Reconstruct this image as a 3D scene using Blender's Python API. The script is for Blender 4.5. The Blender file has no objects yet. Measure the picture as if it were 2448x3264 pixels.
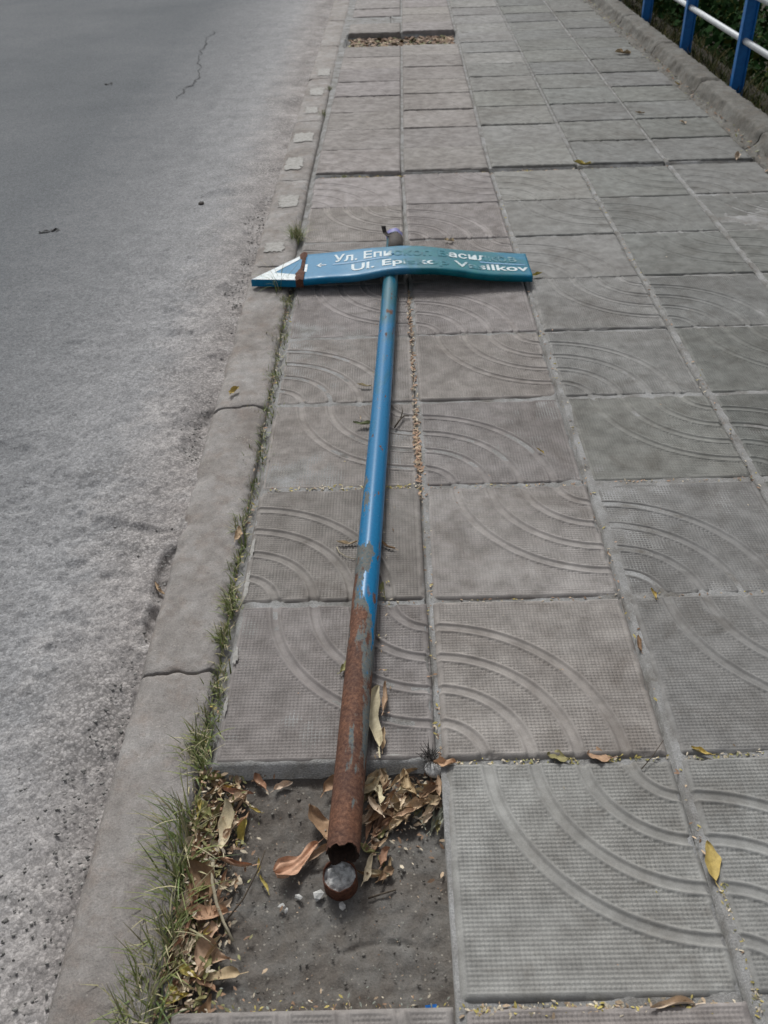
import bpy, bmesh, math, random
import numpy as np
from mathutils import Vector, Matrix, Euler, noise as mnoise

SC = bpy.context.scene
COL = SC.collection
rnd = random.Random(7)
RS = np.random.RandomState(11)

# ------------------------------------------------------------------ camera
cd = bpy.data.cameras.new("camera"); cam = bpy.data.objects.new("camera", cd); COL.objects.link(cam)
cam.location = (0.33527, -0.97514, 1.29068)
cam.rotation_euler = (0.914836, 0.0300121, -0.0052182)
cd.sensor_fit = 'VERTICAL'; cd.sensor_height = 24.0; cd.sensor_width = 18.0
cd.lens = 24.0 * 2894.38 / 3264.0
cd.clip_start = 0.02; cd.clip_end = 1000
cd.dof.use_dof = True; cd.dof.focus_distance = 1.75; cd.dof.aperture_fstop = 6.0
SC.camera = cam

# ------------------------------------------------------------------ sky, sun, exposure
SUN_EL, SUN_AZ = math.radians(47), math.radians(-14)      # azimuth from +Y towards +X (negative: far left)
w = bpy.data.worlds.new("World"); SC.world = w; w.use_nodes = True
nt = w.node_tree; nt.nodes.clear()
sky = nt.nodes.new('ShaderNodeTexSky'); sky.sky_type = 'NISHITA'; sky.sun_disc = False
sky.sun_elevation = SUN_EL; sky.sun_rotation = SUN_AZ
sky.dust_density = 4.0; sky.air_density = 1.0; sky.ozone_density = 1.0
hs = nt.nodes.new('ShaderNodeHueSaturation'); hs.inputs['Saturation'].default_value = 0.30
bg = nt.nodes.new('ShaderNodeBackground'); bg.inputs['Strength'].default_value = 0.07
wo = nt.nodes.new('ShaderNodeOutputWorld')
nt.links.new(sky.outputs[0], hs.inputs['Color']); nt.links.new(hs.outputs[0], bg.inputs['Color']); nt.links.new(bg.outputs[0], wo.inputs['Surface'])
sl = bpy.data.lights.new("sun", 'SUN'); sl.energy = 1.5; sl.angle = math.radians(15); sl.color = (0.97, 0.995, 1.0)
so = bpy.data.objects.new("sun", sl); COL.objects.link(so)
sd = Vector((math.sin(SUN_AZ) * math.cos(SUN_EL), math.cos(SUN_AZ) * math.cos(SUN_EL), math.sin(SUN_EL)))
so.rotation_euler = sd.to_track_quat('Z', 'Y').to_euler(); so.location = sd * 20
SC.view_settings.view_transform = 'Standard'; SC.view_settings.look = 'None'
SC.view_settings.exposure = 0.66; SC.view_settings.gamma = 1.0; SC.view_settings.use_curve_mapping = False

# ------------------------------------------------------------------ helpers
def link(o, parent=None):
    COL.objects.link(o)
    if parent is not None: o.parent = parent
    return o
def tag(o, label=None, cat=None, group=None, kind=None):
    if label: o['label'] = label
    if cat: o['category'] = cat
    if group: o['group'] = group
    if kind: o['kind'] = kind
    return o
def empty(name, loc=(0, 0, 0), rz=0):
    o = bpy.data.objects.new(name, None); o.empty_display_size = 0.05
    o.location = loc; o.rotation_euler = (0, 0, rz); COL.objects.link(o); return o
def mesh(name, verts, faces, mat=None, smooth=True):
    me = bpy.data.meshes.new(name); me.from_pydata([tuple(v) for v in verts], [], [tuple(f) for f in faces])
    me.update()
    if smooth: me.polygons.foreach_set('use_smooth', [True] * len(me.polygons))
    if mat: me.materials.append(mat)
    return me
def gridmesh(name, X, Y, Z, mat=None, smooth=True):
    """X,Y,Z arrays of shape (ny,nx); fast quad grid."""
    ny, nx = Z.shape
    co = np.stack([X, Y, Z], -1).reshape(-1, 3).astype(np.float32)
    i = np.arange((ny - 1) * (nx - 1)); r = i // (nx - 1); c = i % (nx - 1); a = r * nx + c
    f = np.stack([a, a + 1, a + nx + 1, a + nx], 1).astype(np.int32)
    me = bpy.data.meshes.new(name)
    me.vertices.add(len(co)); me.vertices.foreach_set('co', co.ravel())
    me.loops.add(f.size); me.loops.foreach_set('vertex_index', f.ravel())
    me.polygons.add(len(f)); me.polygons.foreach_set('loop_start', np.arange(len(f), dtype=np.int32) * 4)
    me.update(calc_edges=True)
    if smooth: me.polygons.foreach_set('use_smooth', np.ones(len(f), dtype=bool))
    if mat: me.materials.append(mat)
    return me
def obj(name, me, parent=None, loc=(0, 0, 0), rot=(0, 0, 0)):
    o = bpy.data.objects.new(name, me); o.location = loc; o.rotation_euler = rot
    return link(o, parent)
def hash2(ix, iy, s):
    n = (ix.astype(np.int64) * 374761393 + iy.astype(np.int64) * 668265263 + s * 974634777) & 0x7fffffff
    n = ((n ^ (n >> 13)) * 1274126177) & 0x7fffffff
    n = (n ^ (n >> 16)) & 0xffff
    return n / 65535.0
def vnoise(x, y, s=0):
    ix = np.floor(x); iy = np.floor(y); fx = x - ix; fy = y - iy
    fx = fx * fx * (3 - 2 * fx); fy = fy * fy * (3 - 2 * fy)
    a = hash2(ix, iy, s); b = hash2(ix + 1, iy, s); c = hash2(ix, iy + 1, s); d = hash2(ix + 1, iy + 1, s)
    return (a * (1 - fx) + b * fx) * (1 - fy) + (c * (1 - fx) + d * fx) * fy
def fbm(x, y, s=0, o=4):
    t = 0; a = .5
    for k in range(o):
        t = t + a * vnoise(x * 2 ** k, y * 2 ** k, s + k * 17); a *= .5
    return t
def worley(x, y, s=0):
    ix = np.floor(x); iy = np.floor(y); best = np.full(x.shape, 9.0); hid = np.zeros(x.shape)
    for dx in (-1, 0, 1):
        for dy in (-1, 0, 1):
            cx = ix + dx; cy = iy + dy
            px = cx + .15 + .7 * hash2(cx, cy, s); py = cy + .15 + .7 * hash2(cx, cy, s + 5)
            d = np.hypot(px - x, py - y); m = d < best
            best = np.where(m, d, best); hid = np.where(m, hash2(cx, cy, s + 9), hid)
    return best, hid
def sstep(a, b, x):
    t = np.clip((x - a) / (b - a), 0, 1); return t * t * (3 - 2 * t)

# ------------------------------------------------------------------ materials
class NB:
    """small node builder"""
    def __init__(s, name, rough=.85, spec=.3):
        s.m = bpy.data.materials.new(name); s.m.use_nodes = True; s.t = s.m.node_tree
        s.b = s.t.nodes['Principled BSDF']; s.b.inputs['Roughness'].default_value = rough
        s.b.inputs['Specular IOR Level'].default_value = spec
    def n(s, typ, **kw):
        k = s.t.nodes.new(typ)
        for a, v in kw.items(): setattr(k, a, v)
        return k
    def l(s, a, b): s.t.links.new(a, b)
    def pos(s): return s.n('ShaderNodeNewGeometry').outputs['Position']
    def ocoord(s): return s.n('ShaderNodeTexCoord').outputs['Object']
    def noise(s, vec, scale, detail=4, rough=.6, dist=0):
        k = s.n('ShaderNodeTexNoise'); s.l(vec, k.inputs['Vector'])
        k.inputs['Scale'].default_value = scale; k.inputs['Detail'].default_value = detail
        k.inputs['Roughness'].default_value = rough; k.inputs['Distortion'].default_value = dist
        return k.outputs['Fac']
    def voro(s, vec, scale, out='Color', feature='F1'):
        k = s.n('ShaderNodeTexVoronoi', feature=feature); s.l(vec, k.inputs['Vector']); k.inputs['Scale'].default_value = scale
        return k.outputs[out]
    def ramp(s, fac, stops, interp='LINEAR'):
        k = s.n('ShaderNodeValToRGB'); k.color_ramp.interpolation = interp; s.l(fac, k.inputs['Fac'])
        e = k.color_ramp.elements
        while len(e) < len(stops): e.new(.5)
        for q, (p, c) in zip(e, stops):
            q.position = p; q.color = (c, c, c, 1) if not hasattr(c, '__len__') else (*c, 1)
        return k.outputs['Color']
    def mix(s, fac, a, b, mode='MIX'):
        k = s.n('ShaderNodeMix', data_type='RGBA', blend_type=mode)
        for i, v in ((0, fac), (6, a), (7, b)):
            if hasattr(v, 'is_linked') or hasattr(v, 'links'): s.l(v, k.inputs[i])
            elif i == 0: k.inputs[0].default_value = v
            else: k.inputs[i].default_value = (*v, 1)
        return k.outputs[2]
    def math(s, op, a, b=0.0, c=None, clamp=False):
        k = s.n('ShaderNodeMath', operation=op, use_clamp=clamp)
        for i, v in enumerate((a, b) if c is None else (a, b, c)):
            if hasattr(v, 'links'): s.l(v, k.inputs[i])
            else: k.inputs[i].default_value = v
        return k.outputs[0]
    def sep(s, vec):
        k = s.n('ShaderNodeSeparateXYZ'); s.l(vec, k.inputs[0]); return k.outputs
    def bump(s, h, strength=.3, dist=.002, prev=None):
        k = s.n('ShaderNodeBump'); s.l(h, k.inputs['Height']); k.inputs['Strength'].default_value = strength; k.inputs['Distance'].default_value = dist
        if prev: s.l(prev, k.inputs['Normal'])
        return k.outputs[0]
    def color(s, c): s.l(c, s.b.inputs['Base Color']) if hasattr(c, 'links') else setattr(s.b.inputs['Base Color'], 'default_value', (*c, 1))
    def normal(s, n): s.l(n, s.b.inputs['Normal'])
    def rough(s, r): s.l(r, s.b.inputs['Roughness'])

def mat_tile():
    B = NB('concrete tile', .82, .3); p = B.pos()
    oi = B.n('ShaderNodeObjectInfo')
    big = B.noise(p, 3.2, 5, .62); mid = B.noise(p, 22, 5, .65); fine = B.noise(p, 420, 3, .7)
    c = B.ramp(big, [(.28, (.178, .170, .160)), (.45, (.234, .228, .218)), (.58, (.254, .250, .241)), (.75, (.308, .304, .295))])
    c = B.mix(.7, c, B.ramp(mid, [(.3, (.58, .56, .54)), (.62, (1.10, 1.08, 1.06))]), 'MULTIPLY')
    stn = B.ramp(B.noise(p, 7.5, 7, .72, .8), [(.52, 0), (.68, .55)])
    c = B.mix(stn, c, (.125, .112, .098))
    c = B.mix(.35, c, B.ramp(fine, [(.3, .62), (.7, 1.3)]), 'MULTIPLY')
    spk = B.ramp(B.voro(p, 260, 'Distance'), [(.0, 1.0), (.10, 1.0), (.14, 0.0)])
    msk = B.ramp(B.noise(p, 60, 2), [(.60, 0), (.66, 1)])
    c = B.mix(B.math('MULTIPLY', B.math('MULTIPLY', spk, msk), .55), c, (.45, .43, .38))
    c = B.mix(1.0, c, oi.outputs['Color'], 'MULTIPLY')
    B.color(c)
    B.normal(B.bump(fine, .35, .0012, B.bump(mid, .2, .002)))
    B.rough(B.ramp(mid, [(.3, .9), (.7, .74)]))
    return B.m
def mat_bed():
    B = NB('mortar bed', .95, .2); p = B.pos()
    a = B.noise(p, 14, 5, .65); f = B.noise(p, 300, 3, .7)
    c = B.ramp(a, [(.3, (.150, .138, .122)), (.48, (.245, .238, .226)), (.7, (.345, .342, .335))])
    c = B.mix(.6, c, B.ramp(f, [(.3, .5), (.7, 1.35)]), 'MULTIPLY'); B.color(c)
    B.normal(B.bump(f, .7, .003)); return B.m
def mat_pit():
    B = NB('bare concrete earth', .95, .2); p = B.pos()
    a = B.noise(p, 11, 7, .68, .5); f = B.noise(p, 260, 4, .75); v = B.voro(p, 190, 'Color')
    c = B.ramp(a, [(.3, (.075, .062, .052)), (.47, (.128, .113, .098)), (.6, (.150, .140, .127)), (.75, (.215, .205, .190))])
    c = B.mix(.5, c, B.ramp(f, [(.3, .5), (.7, 1.4)]), 'MULTIPLY')
    g = B.ramp(B.sep(v)[0], [(.90, 0), (.93, 1)]); d = B.ramp(B.voro(p, 190, 'Distance'), [(.25, 1), (.4, 0)])
    c = B.mix(B.math('MULTIPLY', B.math('MULTIPLY', g, d), .7), c, (.34, .31, .26)); B.color(c)
    B.normal(B.bump(f, .6, .003, B.bump(a, .4, .01))); return B.m
def mat_road():
    B = NB('worn asphalt', .95, .12); p = B.pos(); x, y, z = B.sep(p)
    big = B.noise(p, .9, 5, .6); mid = B.noise(p, 11, 5, .65); fine = B.noise(p, 420, 3, .7); blot = B.noise(p, 4, 4, .6)
    wob = B.n('ShaderNodeVectorMath', operation='MULTIPLY_ADD'); nz = B.n('ShaderNodeTexNoise'); B.l(p, nz.inputs['Vector']); nz.inputs['Scale'].default_value = 90
    B.l(nz.outputs['Color'], wob.inputs[0]); wob.inputs[1].default_value = (.006, .006, .006); B.l(p, wob.inputs[2]); q = wob.outputs[0]
    st = B.voro(q, 150, 'Color'); ds = B.voro(q, 150, 'Distance'); st2 = B.voro(q, 300, 'Color')
    # dust lies along the kerb: fade with a ragged border
    e = B.math('ADD', x, B.math('MULTIPLY', B.math('SUBTRACT', mid, .5), .35))
    dust = B.ramp(B.math('MULTIPLY_ADD', e, .85, 1.08), [(.05, 0), (.5, .35), (.95, 1)])
    asph = B.ramp(big, [(.3, (.112, .119, .125)), (.7, (.152, .157, .162))])
    dst = B.ramp(mid, [(.3, (.300, .291, .287)), (.7, (.372, .364, .360))])
    c = B.mix(dust, asph, dst)
    strip = B.ramp(B.math('MULTIPLY_ADD', e, 2.6, 1.35), [(.3, 0), (.85, 1)])           # brownish grit close to the kerb
    c = B.mix(B.math('MULTIPLY', strip, .8), c, B.ramp(mid, [(.3, (.20, .172, .155)), (.62, (.345, .318, .300))]))
    c = B.mix(B.ramp(dust, [(0, .30), (1, .45)]), c, B.ramp(B.sep(st)[0], [(.0, .5), (.5, 1.0), (1.0, 1.5)]), 'MULTIPLY')
    c = B.mix(.45, c, B.ramp(B.sep(st2)[1], [(.0, .55), (1.0, 1.45)]), 'MULTIPLY')
    c = B.mix(.5, c, B.ramp(fine, [(.3, .6), (.7, 1.35)]), 'MULTIPLY')
    bind = B.math('MULTIPLY', B.ramp(ds, [(.42, 0), (.62, 1)]), B.ramp(B.math('MULTIPLY', blot, B.ramp(dust, [(0, .4), (1, 1)])), [(.4, .05), (.62, .6)]))
    c = B.mix(bind, c, (.085, .080, .075)); B.color(c)
    nb = B.bump(B.ramp(ds, [(.0, 1), (.6, .0)]), .35, .0030); B.normal(B.bump(fine, .5, .002, nb)); return B.m
def mat_kerb():
    B = NB('kerb concrete', .9, .22); p = B.pos(); oi = B.n('ShaderNodeObjectInfo')
    big = B.noise(p, 5, 6, .68, .3); mid = B.noise(p, 34, 6, .7); fine = B.noise(p, 300, 4, .8)
    c = B.ramp(big, [(.28, (.195, .178, .163)), (.5, (.285, .274, .262)), (.72, (.375, .370, .363))])
    c = B.mix(B.ramp(B.noise(p, 16, 6, .72), [(.5, 0), (.66, .5)]), c, (.235, .195, .168))
    c = B.mix(.6, c, B.ramp(mid, [(.3, .58), (.65, 1.15)]), 'MULTIPLY')
    c = B.mix(.6, c, B.ramp(fine, [(.3, .55), (.7, 1.4)]), 'MULTIPLY')
    v = B.voro(p, 170, 'Color'); g = B.ramp(B.sep(v)[1], [(.80, 0), (.84, 1)]); d = B.ramp(B.voro(p, 170, 'Distance'), [(.2, 1), (.38, 0)])
    ms = B.ramp(B.noise(p, 9, 3), [(.5, 0), (.62, 1)])
    c = B.mix(B.math('MULTIPLY', B.math('MULTIPLY', B.math('MULTIPLY', g, d), ms), .6), c, (.46, .44, .40))
    v2 = B.voro(p, 120, 'Color'); g2 = B.ramp(B.sep(v2)[0], [(.86, 0), (.9, 1)]); d2 = B.ramp(B.voro(p, 120, 'Distance'), [(.15, 1), (.4, 0)])
    c = B.mix(B.math('MULTIPLY', B.math('MULTIPLY', g2, d2), .45), c, (.13, .12, .11))
    c = B.mix(1.0, c, oi.outputs['Color'], 'MULTIPLY'); B.color(c)
    B.normal(B.bump(fine, .7, .0025, B.bump(mid, .5, .005))); return B.m
def mat_paint_old():
    B = NB('old kerb paint', .8, .3); p = B.pos()
    c = B.ramp(B.noise(p, 70, 5, .7), [(.35, (.235, .222, .20)), (.6, (.345, .332, .308))]); B.color(c); return B.m
def mat_pole():
    # object space: y runs from the broken foot (0) to the top (2.54)
    B = NB('blue paint and rust', .4, .22); o = B.ocoord(); x, y, z = B.sep(o)
    mp = B.n('ShaderNodeMapping'); B.l(o, mp.inputs['Vector']); mp.inputs['Scale'].default_value = (1, .28, 1); sv = mp.outputs[0]
    n1 = B.noise(sv, 30, 4, .6); n2 = B.noise(o, 160, 5, .7); n3 = B.noise(sv, 55, 4, .6)
    rust = B.ramp(n2, [(.28, (.050, .024, .018)), (.5, (.120, .058, .038)), (.72, (.205, .108, .070))])
    rust = B.mix(.8, rust, B.ramp(B.noise(o, 22, 5, .7), [(.35, (.55, .56, .62)), (.65, (1.2, 1.1, .95))]), 'MULTIPLY')
    paint = B.ramp(n2, [(.3, (.000, .110, .250)), (.7, (.000, .155, .325))])
    # the top third is dull and greenish
    dull = B.ramp(n2, [(.3, (.008, .080, .120)), (.7, (.025, .135, .170))])
    ft = B.ramp(B.math('MULTIPLY_ADD', B.math('SUBTRACT', n1, .5), .9, B.math('DIVIDE', y, 2.54)), [(.60, 0), (.80, 1)])
    paint = B.mix(ft, paint, dull)
    # grey-green primer between paint and rust
    prim = B.ramp(n2, [(.3, (.050, .095, .115)), (.5, (.110, .120, .115)), (.7, (.165, .135, .095))])
    t = B.math('MULTIPLY_ADD', B.math('SUBTRACT', n1, .5), 1.15, y); t = B.math('MULTIPLY_ADD', B.math('SUBTRACT', n3, .5), 1.05, t); t = B.math('MULTIPLY_ADD', B.math('SUBTRACT', n2, .5), .22, t)          # ragged height along the pole
    t = B.math('MULTIPLY_ADD', x, 8.0, t)
    k1 = B.ramp(B.math('SUBTRACT', t, .40), [(.0, 0), (.08, 1)])             # 0 rust, 1 primer
    k2 = B.ramp(B.math('SUBTRACT', t, .62), [(.0, 0), (.05, 1)])             # 1 paint
    c = B.mix(k1, rust, prim); c = B.mix(k2, c, paint)
    # chips of rust in the upper paint
    chip = B.math('MULTIPLY', B.ramp(n3, [(.62, 0), (.64, 1)]), B.ramp(B.noise(o, 7, 2), [(.47, 0), (.55, 1)]))
    chip = B.math('MULTIPLY', chip, k2); c = B.mix(chip, c, rust); B.color(c)
    pk = B.math('MULTIPLY', k2, B.math('SUBTRACT', 1.0, chip))
    rg = B.mix(pk, B.ramp(n2, [(.3, .8), (.7, .7)]), B.ramp(B.mix(ft, (0, 0, 0), (1, 1, 1)), [(0, .26), (1, .36)])); B.rough(rg)
    B.normal(B.bump(B.mix(pk, n2, B.ramp(n2, [(0, .68), (1, .72)])), .5, .0015)); return B.m
def mat_sign():
    B = NB('sign blue enamel', .42, .2); o = B.pos(); x, y, z = B.sep(o)
    n1 = B.noise(o, 9, 4, .6, .5); n2 = B.noise(o, 70, 5, .7); n3 = B.noise(o, 26, 4, .65)
    blue = B.ramp(n2, [(.3, (.000, .125, .255)), (.7, (.003, .170, .325))])
    teal = B.ramp(n3, [(.3, (.000, .088, .118)), (.55, (.002, .128, .165)), (.75, (.012, .148, .142))])
    f = B.ramp(B.math('MULTIPLY_ADD', B.math('SUBTRACT', n1, .5), .55, x), [(.30, 0), (.42, 1), (.70, 1), (.84, .35)])
    c = B.mix(f, blue, teal)
    scr = B.ramp(B.noise(o, 40, 6, .75, 1.0), [(.56, 0), (.74, .5)])
    sheen = B.ramp(B.math('MULTIPLY_ADD', B.math('SUBTRACT', n1, .5), .3, B.math('ABSOLUTE', B.math('SUBTRACT', x, .30))), [(.02, .42), (.15, 0)])  # whitish-blue sky sheen left of the ridge, painted into the board colour
    c = B.mix(B.math('MULTIPLY', B.math('ADD', scr, .3), sheen), c, (.30, .42, .47))
    mp = B.n('ShaderNodeMapping'); B.l(o, mp.inputs['Vector']); mp.inputs['Scale'].default_value = (7, 60, 7); mp.inputs['Rotation'].default_value = (0, 0, .35)
    c = B.mix(B.ramp(B.noise(mp.outputs[0], 3, 5, .7), [(.60, 0), (.70, .35)]), c, (.24, .36, .40))
    c = B.mix(B.ramp(B.noise(o, 32, 6, .75), [(.62, 0), (.72, .6)]), c, (.035, .045, .045)); B.color(c)
    B.rough(B.ramp(n3, [(.3, .30), (.7, .5)])); B.normal(B.bump(n3, .12, .004)); return B.m
def mat_simple(name, lo, hi, scale=60, rough=.7, spec=.3, bump=.3, dist=.002):
    B = NB(name, rough, spec); o = B.ocoord(); n = B.noise(o, scale, 5, .65)
    B.color(B.ramp(n, [(.3, lo), (.7, hi)]))
    if bump: B.normal(B.bump(n, bump, dist))
    return B.m
def mat_letters(name, stops):
    # white film that has peeled off in places: what is left of it shows the board's own colours
    B = NB(name, .5, .2); p = B.pos(); x, y, z = B.sep(p)
    k = B.n('ShaderNodeFloatCurve'); cv = k.mapping.curves[0]; B.l(x, k.inputs['Value'])
    while len(cv.points) < len(stops): cv.points.new(.5, .5)
    for q, (a, b) in zip(cv.points, stops): q.location = (a, b); q.handle_type = 'VECTOR'
    k.mapping.update()
    n = B.noise(p, 55, 5, .7); f = B.math('MULTIPLY_ADD', B.math('SUBTRACT', n, .5), 1.1, k.outputs[0])
    f = B.ramp(f, [(.28, 0), (.72, .95)])
    wh = B.ramp(B.noise(p, 120, 4), [(.3, (.42, .50, .52)), (.7, (.70, .74, .74))])
    teal = B.ramp(B.noise(p, 26, 4, .65), [(.3, (.006, .100, .135)), (.55, (.014, .145, .185)), (.75, (.030, .165, .165))])
    B.color(B.mix(f, teal, wh)); return B.m
def mat_leaf():
    B = NB('dry leaf', .72, .3); o = B.ocoord(); oi = B.n('ShaderNodeObjectInfo')
    n = B.noise(o, 130, 5, .65); n2 = B.noise(o, 35, 3)
    c = B.mix(1.0, oi.outputs['Color'], B.ramp(n, [(.28, (.62, .58, .52)), (.7, (1.15, 1.12, 1.05))]), 'MULTIPLY')
    c = B.mix(B.ramp(n2, [(.62, 0), (.78, .3)]), c, (.15, .09, .055)); B.color(c)
    B.b.inputs['Subsurface Weight'].default_value = 0
    B.normal(B.bump(n, .3, .001)); return B.m
def mat_attr(name, rough=.75, spec=.25):
    B = NB(name, rough, spec); a = B.n('ShaderNodeAttribute', attribute_name='tint')
    c = B.mix(1.0, a.outputs['Color'], B.ramp(B.noise(B.pos(), 300, 3), [(.3, .7), (.7, 1.15)]), 'MULTIPLY'); B.color(c); return B.m

M = dict(tile=mat_tile(), bed=mat_bed(), pit=mat_pit(), road=mat_road(), kerb=mat_kerb(), oldpaint=mat_paint_old(),
         pole=mat_pole(), sign=mat_sign(), leaf=mat_leaf(), litter=mat_attr('leaf litter'), grass=mat_attr('grass blades', .6), under=mat_attr('shaded leaves', .9, .05),
         white=mat_simple('white sign paint', (.40, .47, .48), (.76, .78, .77), 75, .5, .3, 0),
         fade=mat_simple('faded white paint', (.10, .25, .30), (.36, .48, .52), 160, .55, .3, 0),
         streak=mat_simple('worn blue white band', (.07, .21, .36), (.16, .30, .44), 90, .5, .3, 0),
         rust=mat_simple('rusty edge', (.045, .020, .014), (.150, .062, .036), 140, .8, .2, .5),
         dark=mat_simple('dirty steel', (.02, .018, .016), (.07, .055, .045), 150, .75, .3, .5),
         inside=mat_simple('inside of rusted pipe', (.020, .014, .011), (.060, .036, .026), 150, .9, .2, .5),
         fill=mat_simple('crumbled concrete', (.36, .355, .34), (.78, .77, .74), 120, .95, .2, .9, .006),
         chip=mat_simple('white rubble', (.30, .295, .28), (.62, .61, .58), 120, .9, .2, .5),
         blueplastic=mat_simple('blue plastic', (.005, .11, .40), (.012, .18, .55), 60, .4, .5, .1),
         railblue=mat_simple('blue railing paint', (.004, .105, .34), (.010, .16, .45), 40, .4, .5, .1),
         railwhite=mat_simple('white railing paint', (.42, .44, .45), (.60, .62, .63), 40, .45, .4, .1),
         twig=mat_simple('dry twig', (.045, .035, .026), (.12, .095, .07), 120, .85, .2, .5),
         paletwig=mat_simple('bleached stalk', (.30, .26, .18), (.44, .39, .28), 90, .8, .2, .4),
         soil=mat_simple('soil', (.035, .03, .022), (.09, .08, .06), 8, .95, .1, .5, .02),
         letters_upper=mat_letters('upper lettering', [(0, .95), (.31, .95), (.345, .35), (.36, .12), (.53, .12), (.545, .75), (.655, .75), (.665, .22), (.69, .34), (.765, .30), (1, .3)]),
         letters_lower=mat_letters('lower lettering', [(0, .97), (.37, .97), (.39, .15), (.44, .15), (.45, .8), (.475, .8), (.485, .12), (.54, .12), (.55, .72), (.59, .7), (.605, .32), (.645, .32), (.66, .95), (1, .97)]),
         crack=mat_simple('dirt filled crack', (.055, .055, .055), (.11, .11, .11), 60, .9, .1, .3),
         violet=mat_simple('violet plastic', (.10, .09, .28), (.20, .20, .42), 90, .5, .4, .2))

# ------------------------------------------------------------------ ground and road
KL, KR = -0.165, -0.018         # kerb sides
prof = [(-250, -.14), (-9, -.14), (-7, -.12), (KL - .3, -.10), (2.10, -.10), (2.22, .0), (2.42, .0), (2.7, -.16), (3.6, -.95), (6, -1.5), (250, -1.7)]
ys = [-250, -20, -2, 2, 4, 6, 8, 12, 20, 60, 250]
gx = np.array([[a for a, b in prof]] * len(ys)); gz = np.array([[b for a, b in prof]] * len(ys)); gy = np.array([[t] * len(prof) for t in ys])
tag(obj('ground', gridmesh('ground', gx, gy, gz, M['soil'])), 'dark soil ground sloping away behind the railing', kind='structure')

def axis(a, segs):
    out = [a]
    for end, st in segs:
        n = max(1, int(round((end - out[-1]) / st))); out += list(np.linspace(out[-1], end, n + 1)[1:])
    return np.array(out)
xs = -axis(-KL - .016, [(.75, .0045), (1.4, .012), (3.0, .05), (7.5, .3)])[::-1]
ysr = axis(-1.2, [(-.55, .03), (.9, .0055), (2.2, .009), (4.2, .02), (9, .06), (20, .5), (90, 5)])
X, Y = np.meshgrid(xs, ysr)
rough = sstep(-1.3, -.32, X + .25 * (fbm(X * 3, Y * 1.5, 3) - .5))
d1, h1 = worley(X / .0095, Y / .0095, 1); d2, h2 = worley(X / .024, Y / .024, 4)
st = np.clip(1 - d1 * 1.25, 0, 1) * (.4 + h1) * .0026 + np.clip(1 - d2 * 1.2, 0, 1) * (h2 > .72) * .0035
fine = (Y < 2.4) & (X > -1.0)
Z = -.016 + .011 * sstep(-.15, .35, Y) - .010 * sstep(-.3, -3, X) + np.where(fine, st, .001) * (.12 + 1.0 * rough) + rough * .006 * (fbm(X * 9, Y * 7, 6) - .5) + .004 * (fbm(X * 40, Y * 40, 8) - .5) * rough
# the asphalt has broken away along the kerb
edge = sstep(.075, .0, np.maximum(KL - X, 0) - .045 * np.clip(fbm(Y * 5, Y * 0 + 2.5, 21) * 2 - .72, 0, 1) * 1.5)
Z -= edge * .020 * np.clip(fbm(Y * 3.5 + 1.3, Y * 0, 23) * 2.6 - .75, .12, 1.1)
Z += 0
KX = np.maximum(KL - X, 0); hole = np.exp(-((Y - .52) / .10) ** 2 - (KX / .030) ** 2) + .8 * np.exp(-((Y - .36) / .05) ** 2 - (KX / .025) ** 2)
Z -= .022 * sstep(.25, .6, hole)
Z -= .010 * sstep(.62, .72, fbm(X * 6, Y * 6, 40)) * rough
road = obj('road', gridmesh('road', X + .014 * np.clip(np.minimum(Y, 14) - 3.2, 0, None), Y, Z, M['road']))
tag(road, 'worn grey asphalt road with a raveled dusty edge', kind='structure')

def crack(pts, wd, seed):
    r_ = random.Random(seed); V, F = [], []; P_ = []
    for (a, b), (c_, d) in zip(pts[:-1], pts[1:]):
        for k in range(8): P_.append((a + (c_ - a) * k / 8 + r_.gauss(0, .012), b + (d - b) * k / 8 + r_.gauss(0, .02)))
    for k, (a, b) in enumerate(P_):
        w_ = wd * r_.uniform(.3, 1.2) * min(1, k / 3 + .1, (len(P_) - 1 - k) / 3 + .1); zz = -.0015 - .010 * float(sstep(-.3, -3, np.array(a))); V += [(a - w_, b, zz), (a + w_, b + w_ * .3, zz)]
    F = [(2 * k, 2 * k + 1, 2 * k + 3, 2 * k + 2) for k in range(len(P_) - 1)]
    obj('road_crack', mesh('road_crack', V, F, M['crack']), road)
crack([(-.895, 4.72), (-.879, 5.02), (-.842, 5.26), (-.95, 5.89), (-.979, 6.54), (-.976, 6.95)], .004, 1)
crack([(-1.44, 5.20), (-1.36, 5.23)], .022, 2)
crack([(-1.07, 2.60), (-1.04, 2.64), (-.99, 2.66)], .008, 3)
# a short crack seam and a loose stone are read off the photo in the far lane
def blob(name, r, sub, seed, mat, amp=.35, sq=(1, 1, .7)):
    bm = bmesh.new(); bmesh.ops.create_icosphere(bm, subdivisions=sub, radius=r)
    for v in bm.verts:
        n = mnoise.noise(Vector(v.co) / r * .9 + Vector((seed * 3.7, seed, 1.3))); k = 1 + amp * n
        v.co = Vector((v.co.x * k * sq[0], v.co.y * k * sq[1], v.co.z * k * sq[2]))
    me = bpy.data.meshes.new(name); bm.to_mesh(me); bm.free(); me.materials.append(mat)
    return me
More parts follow.
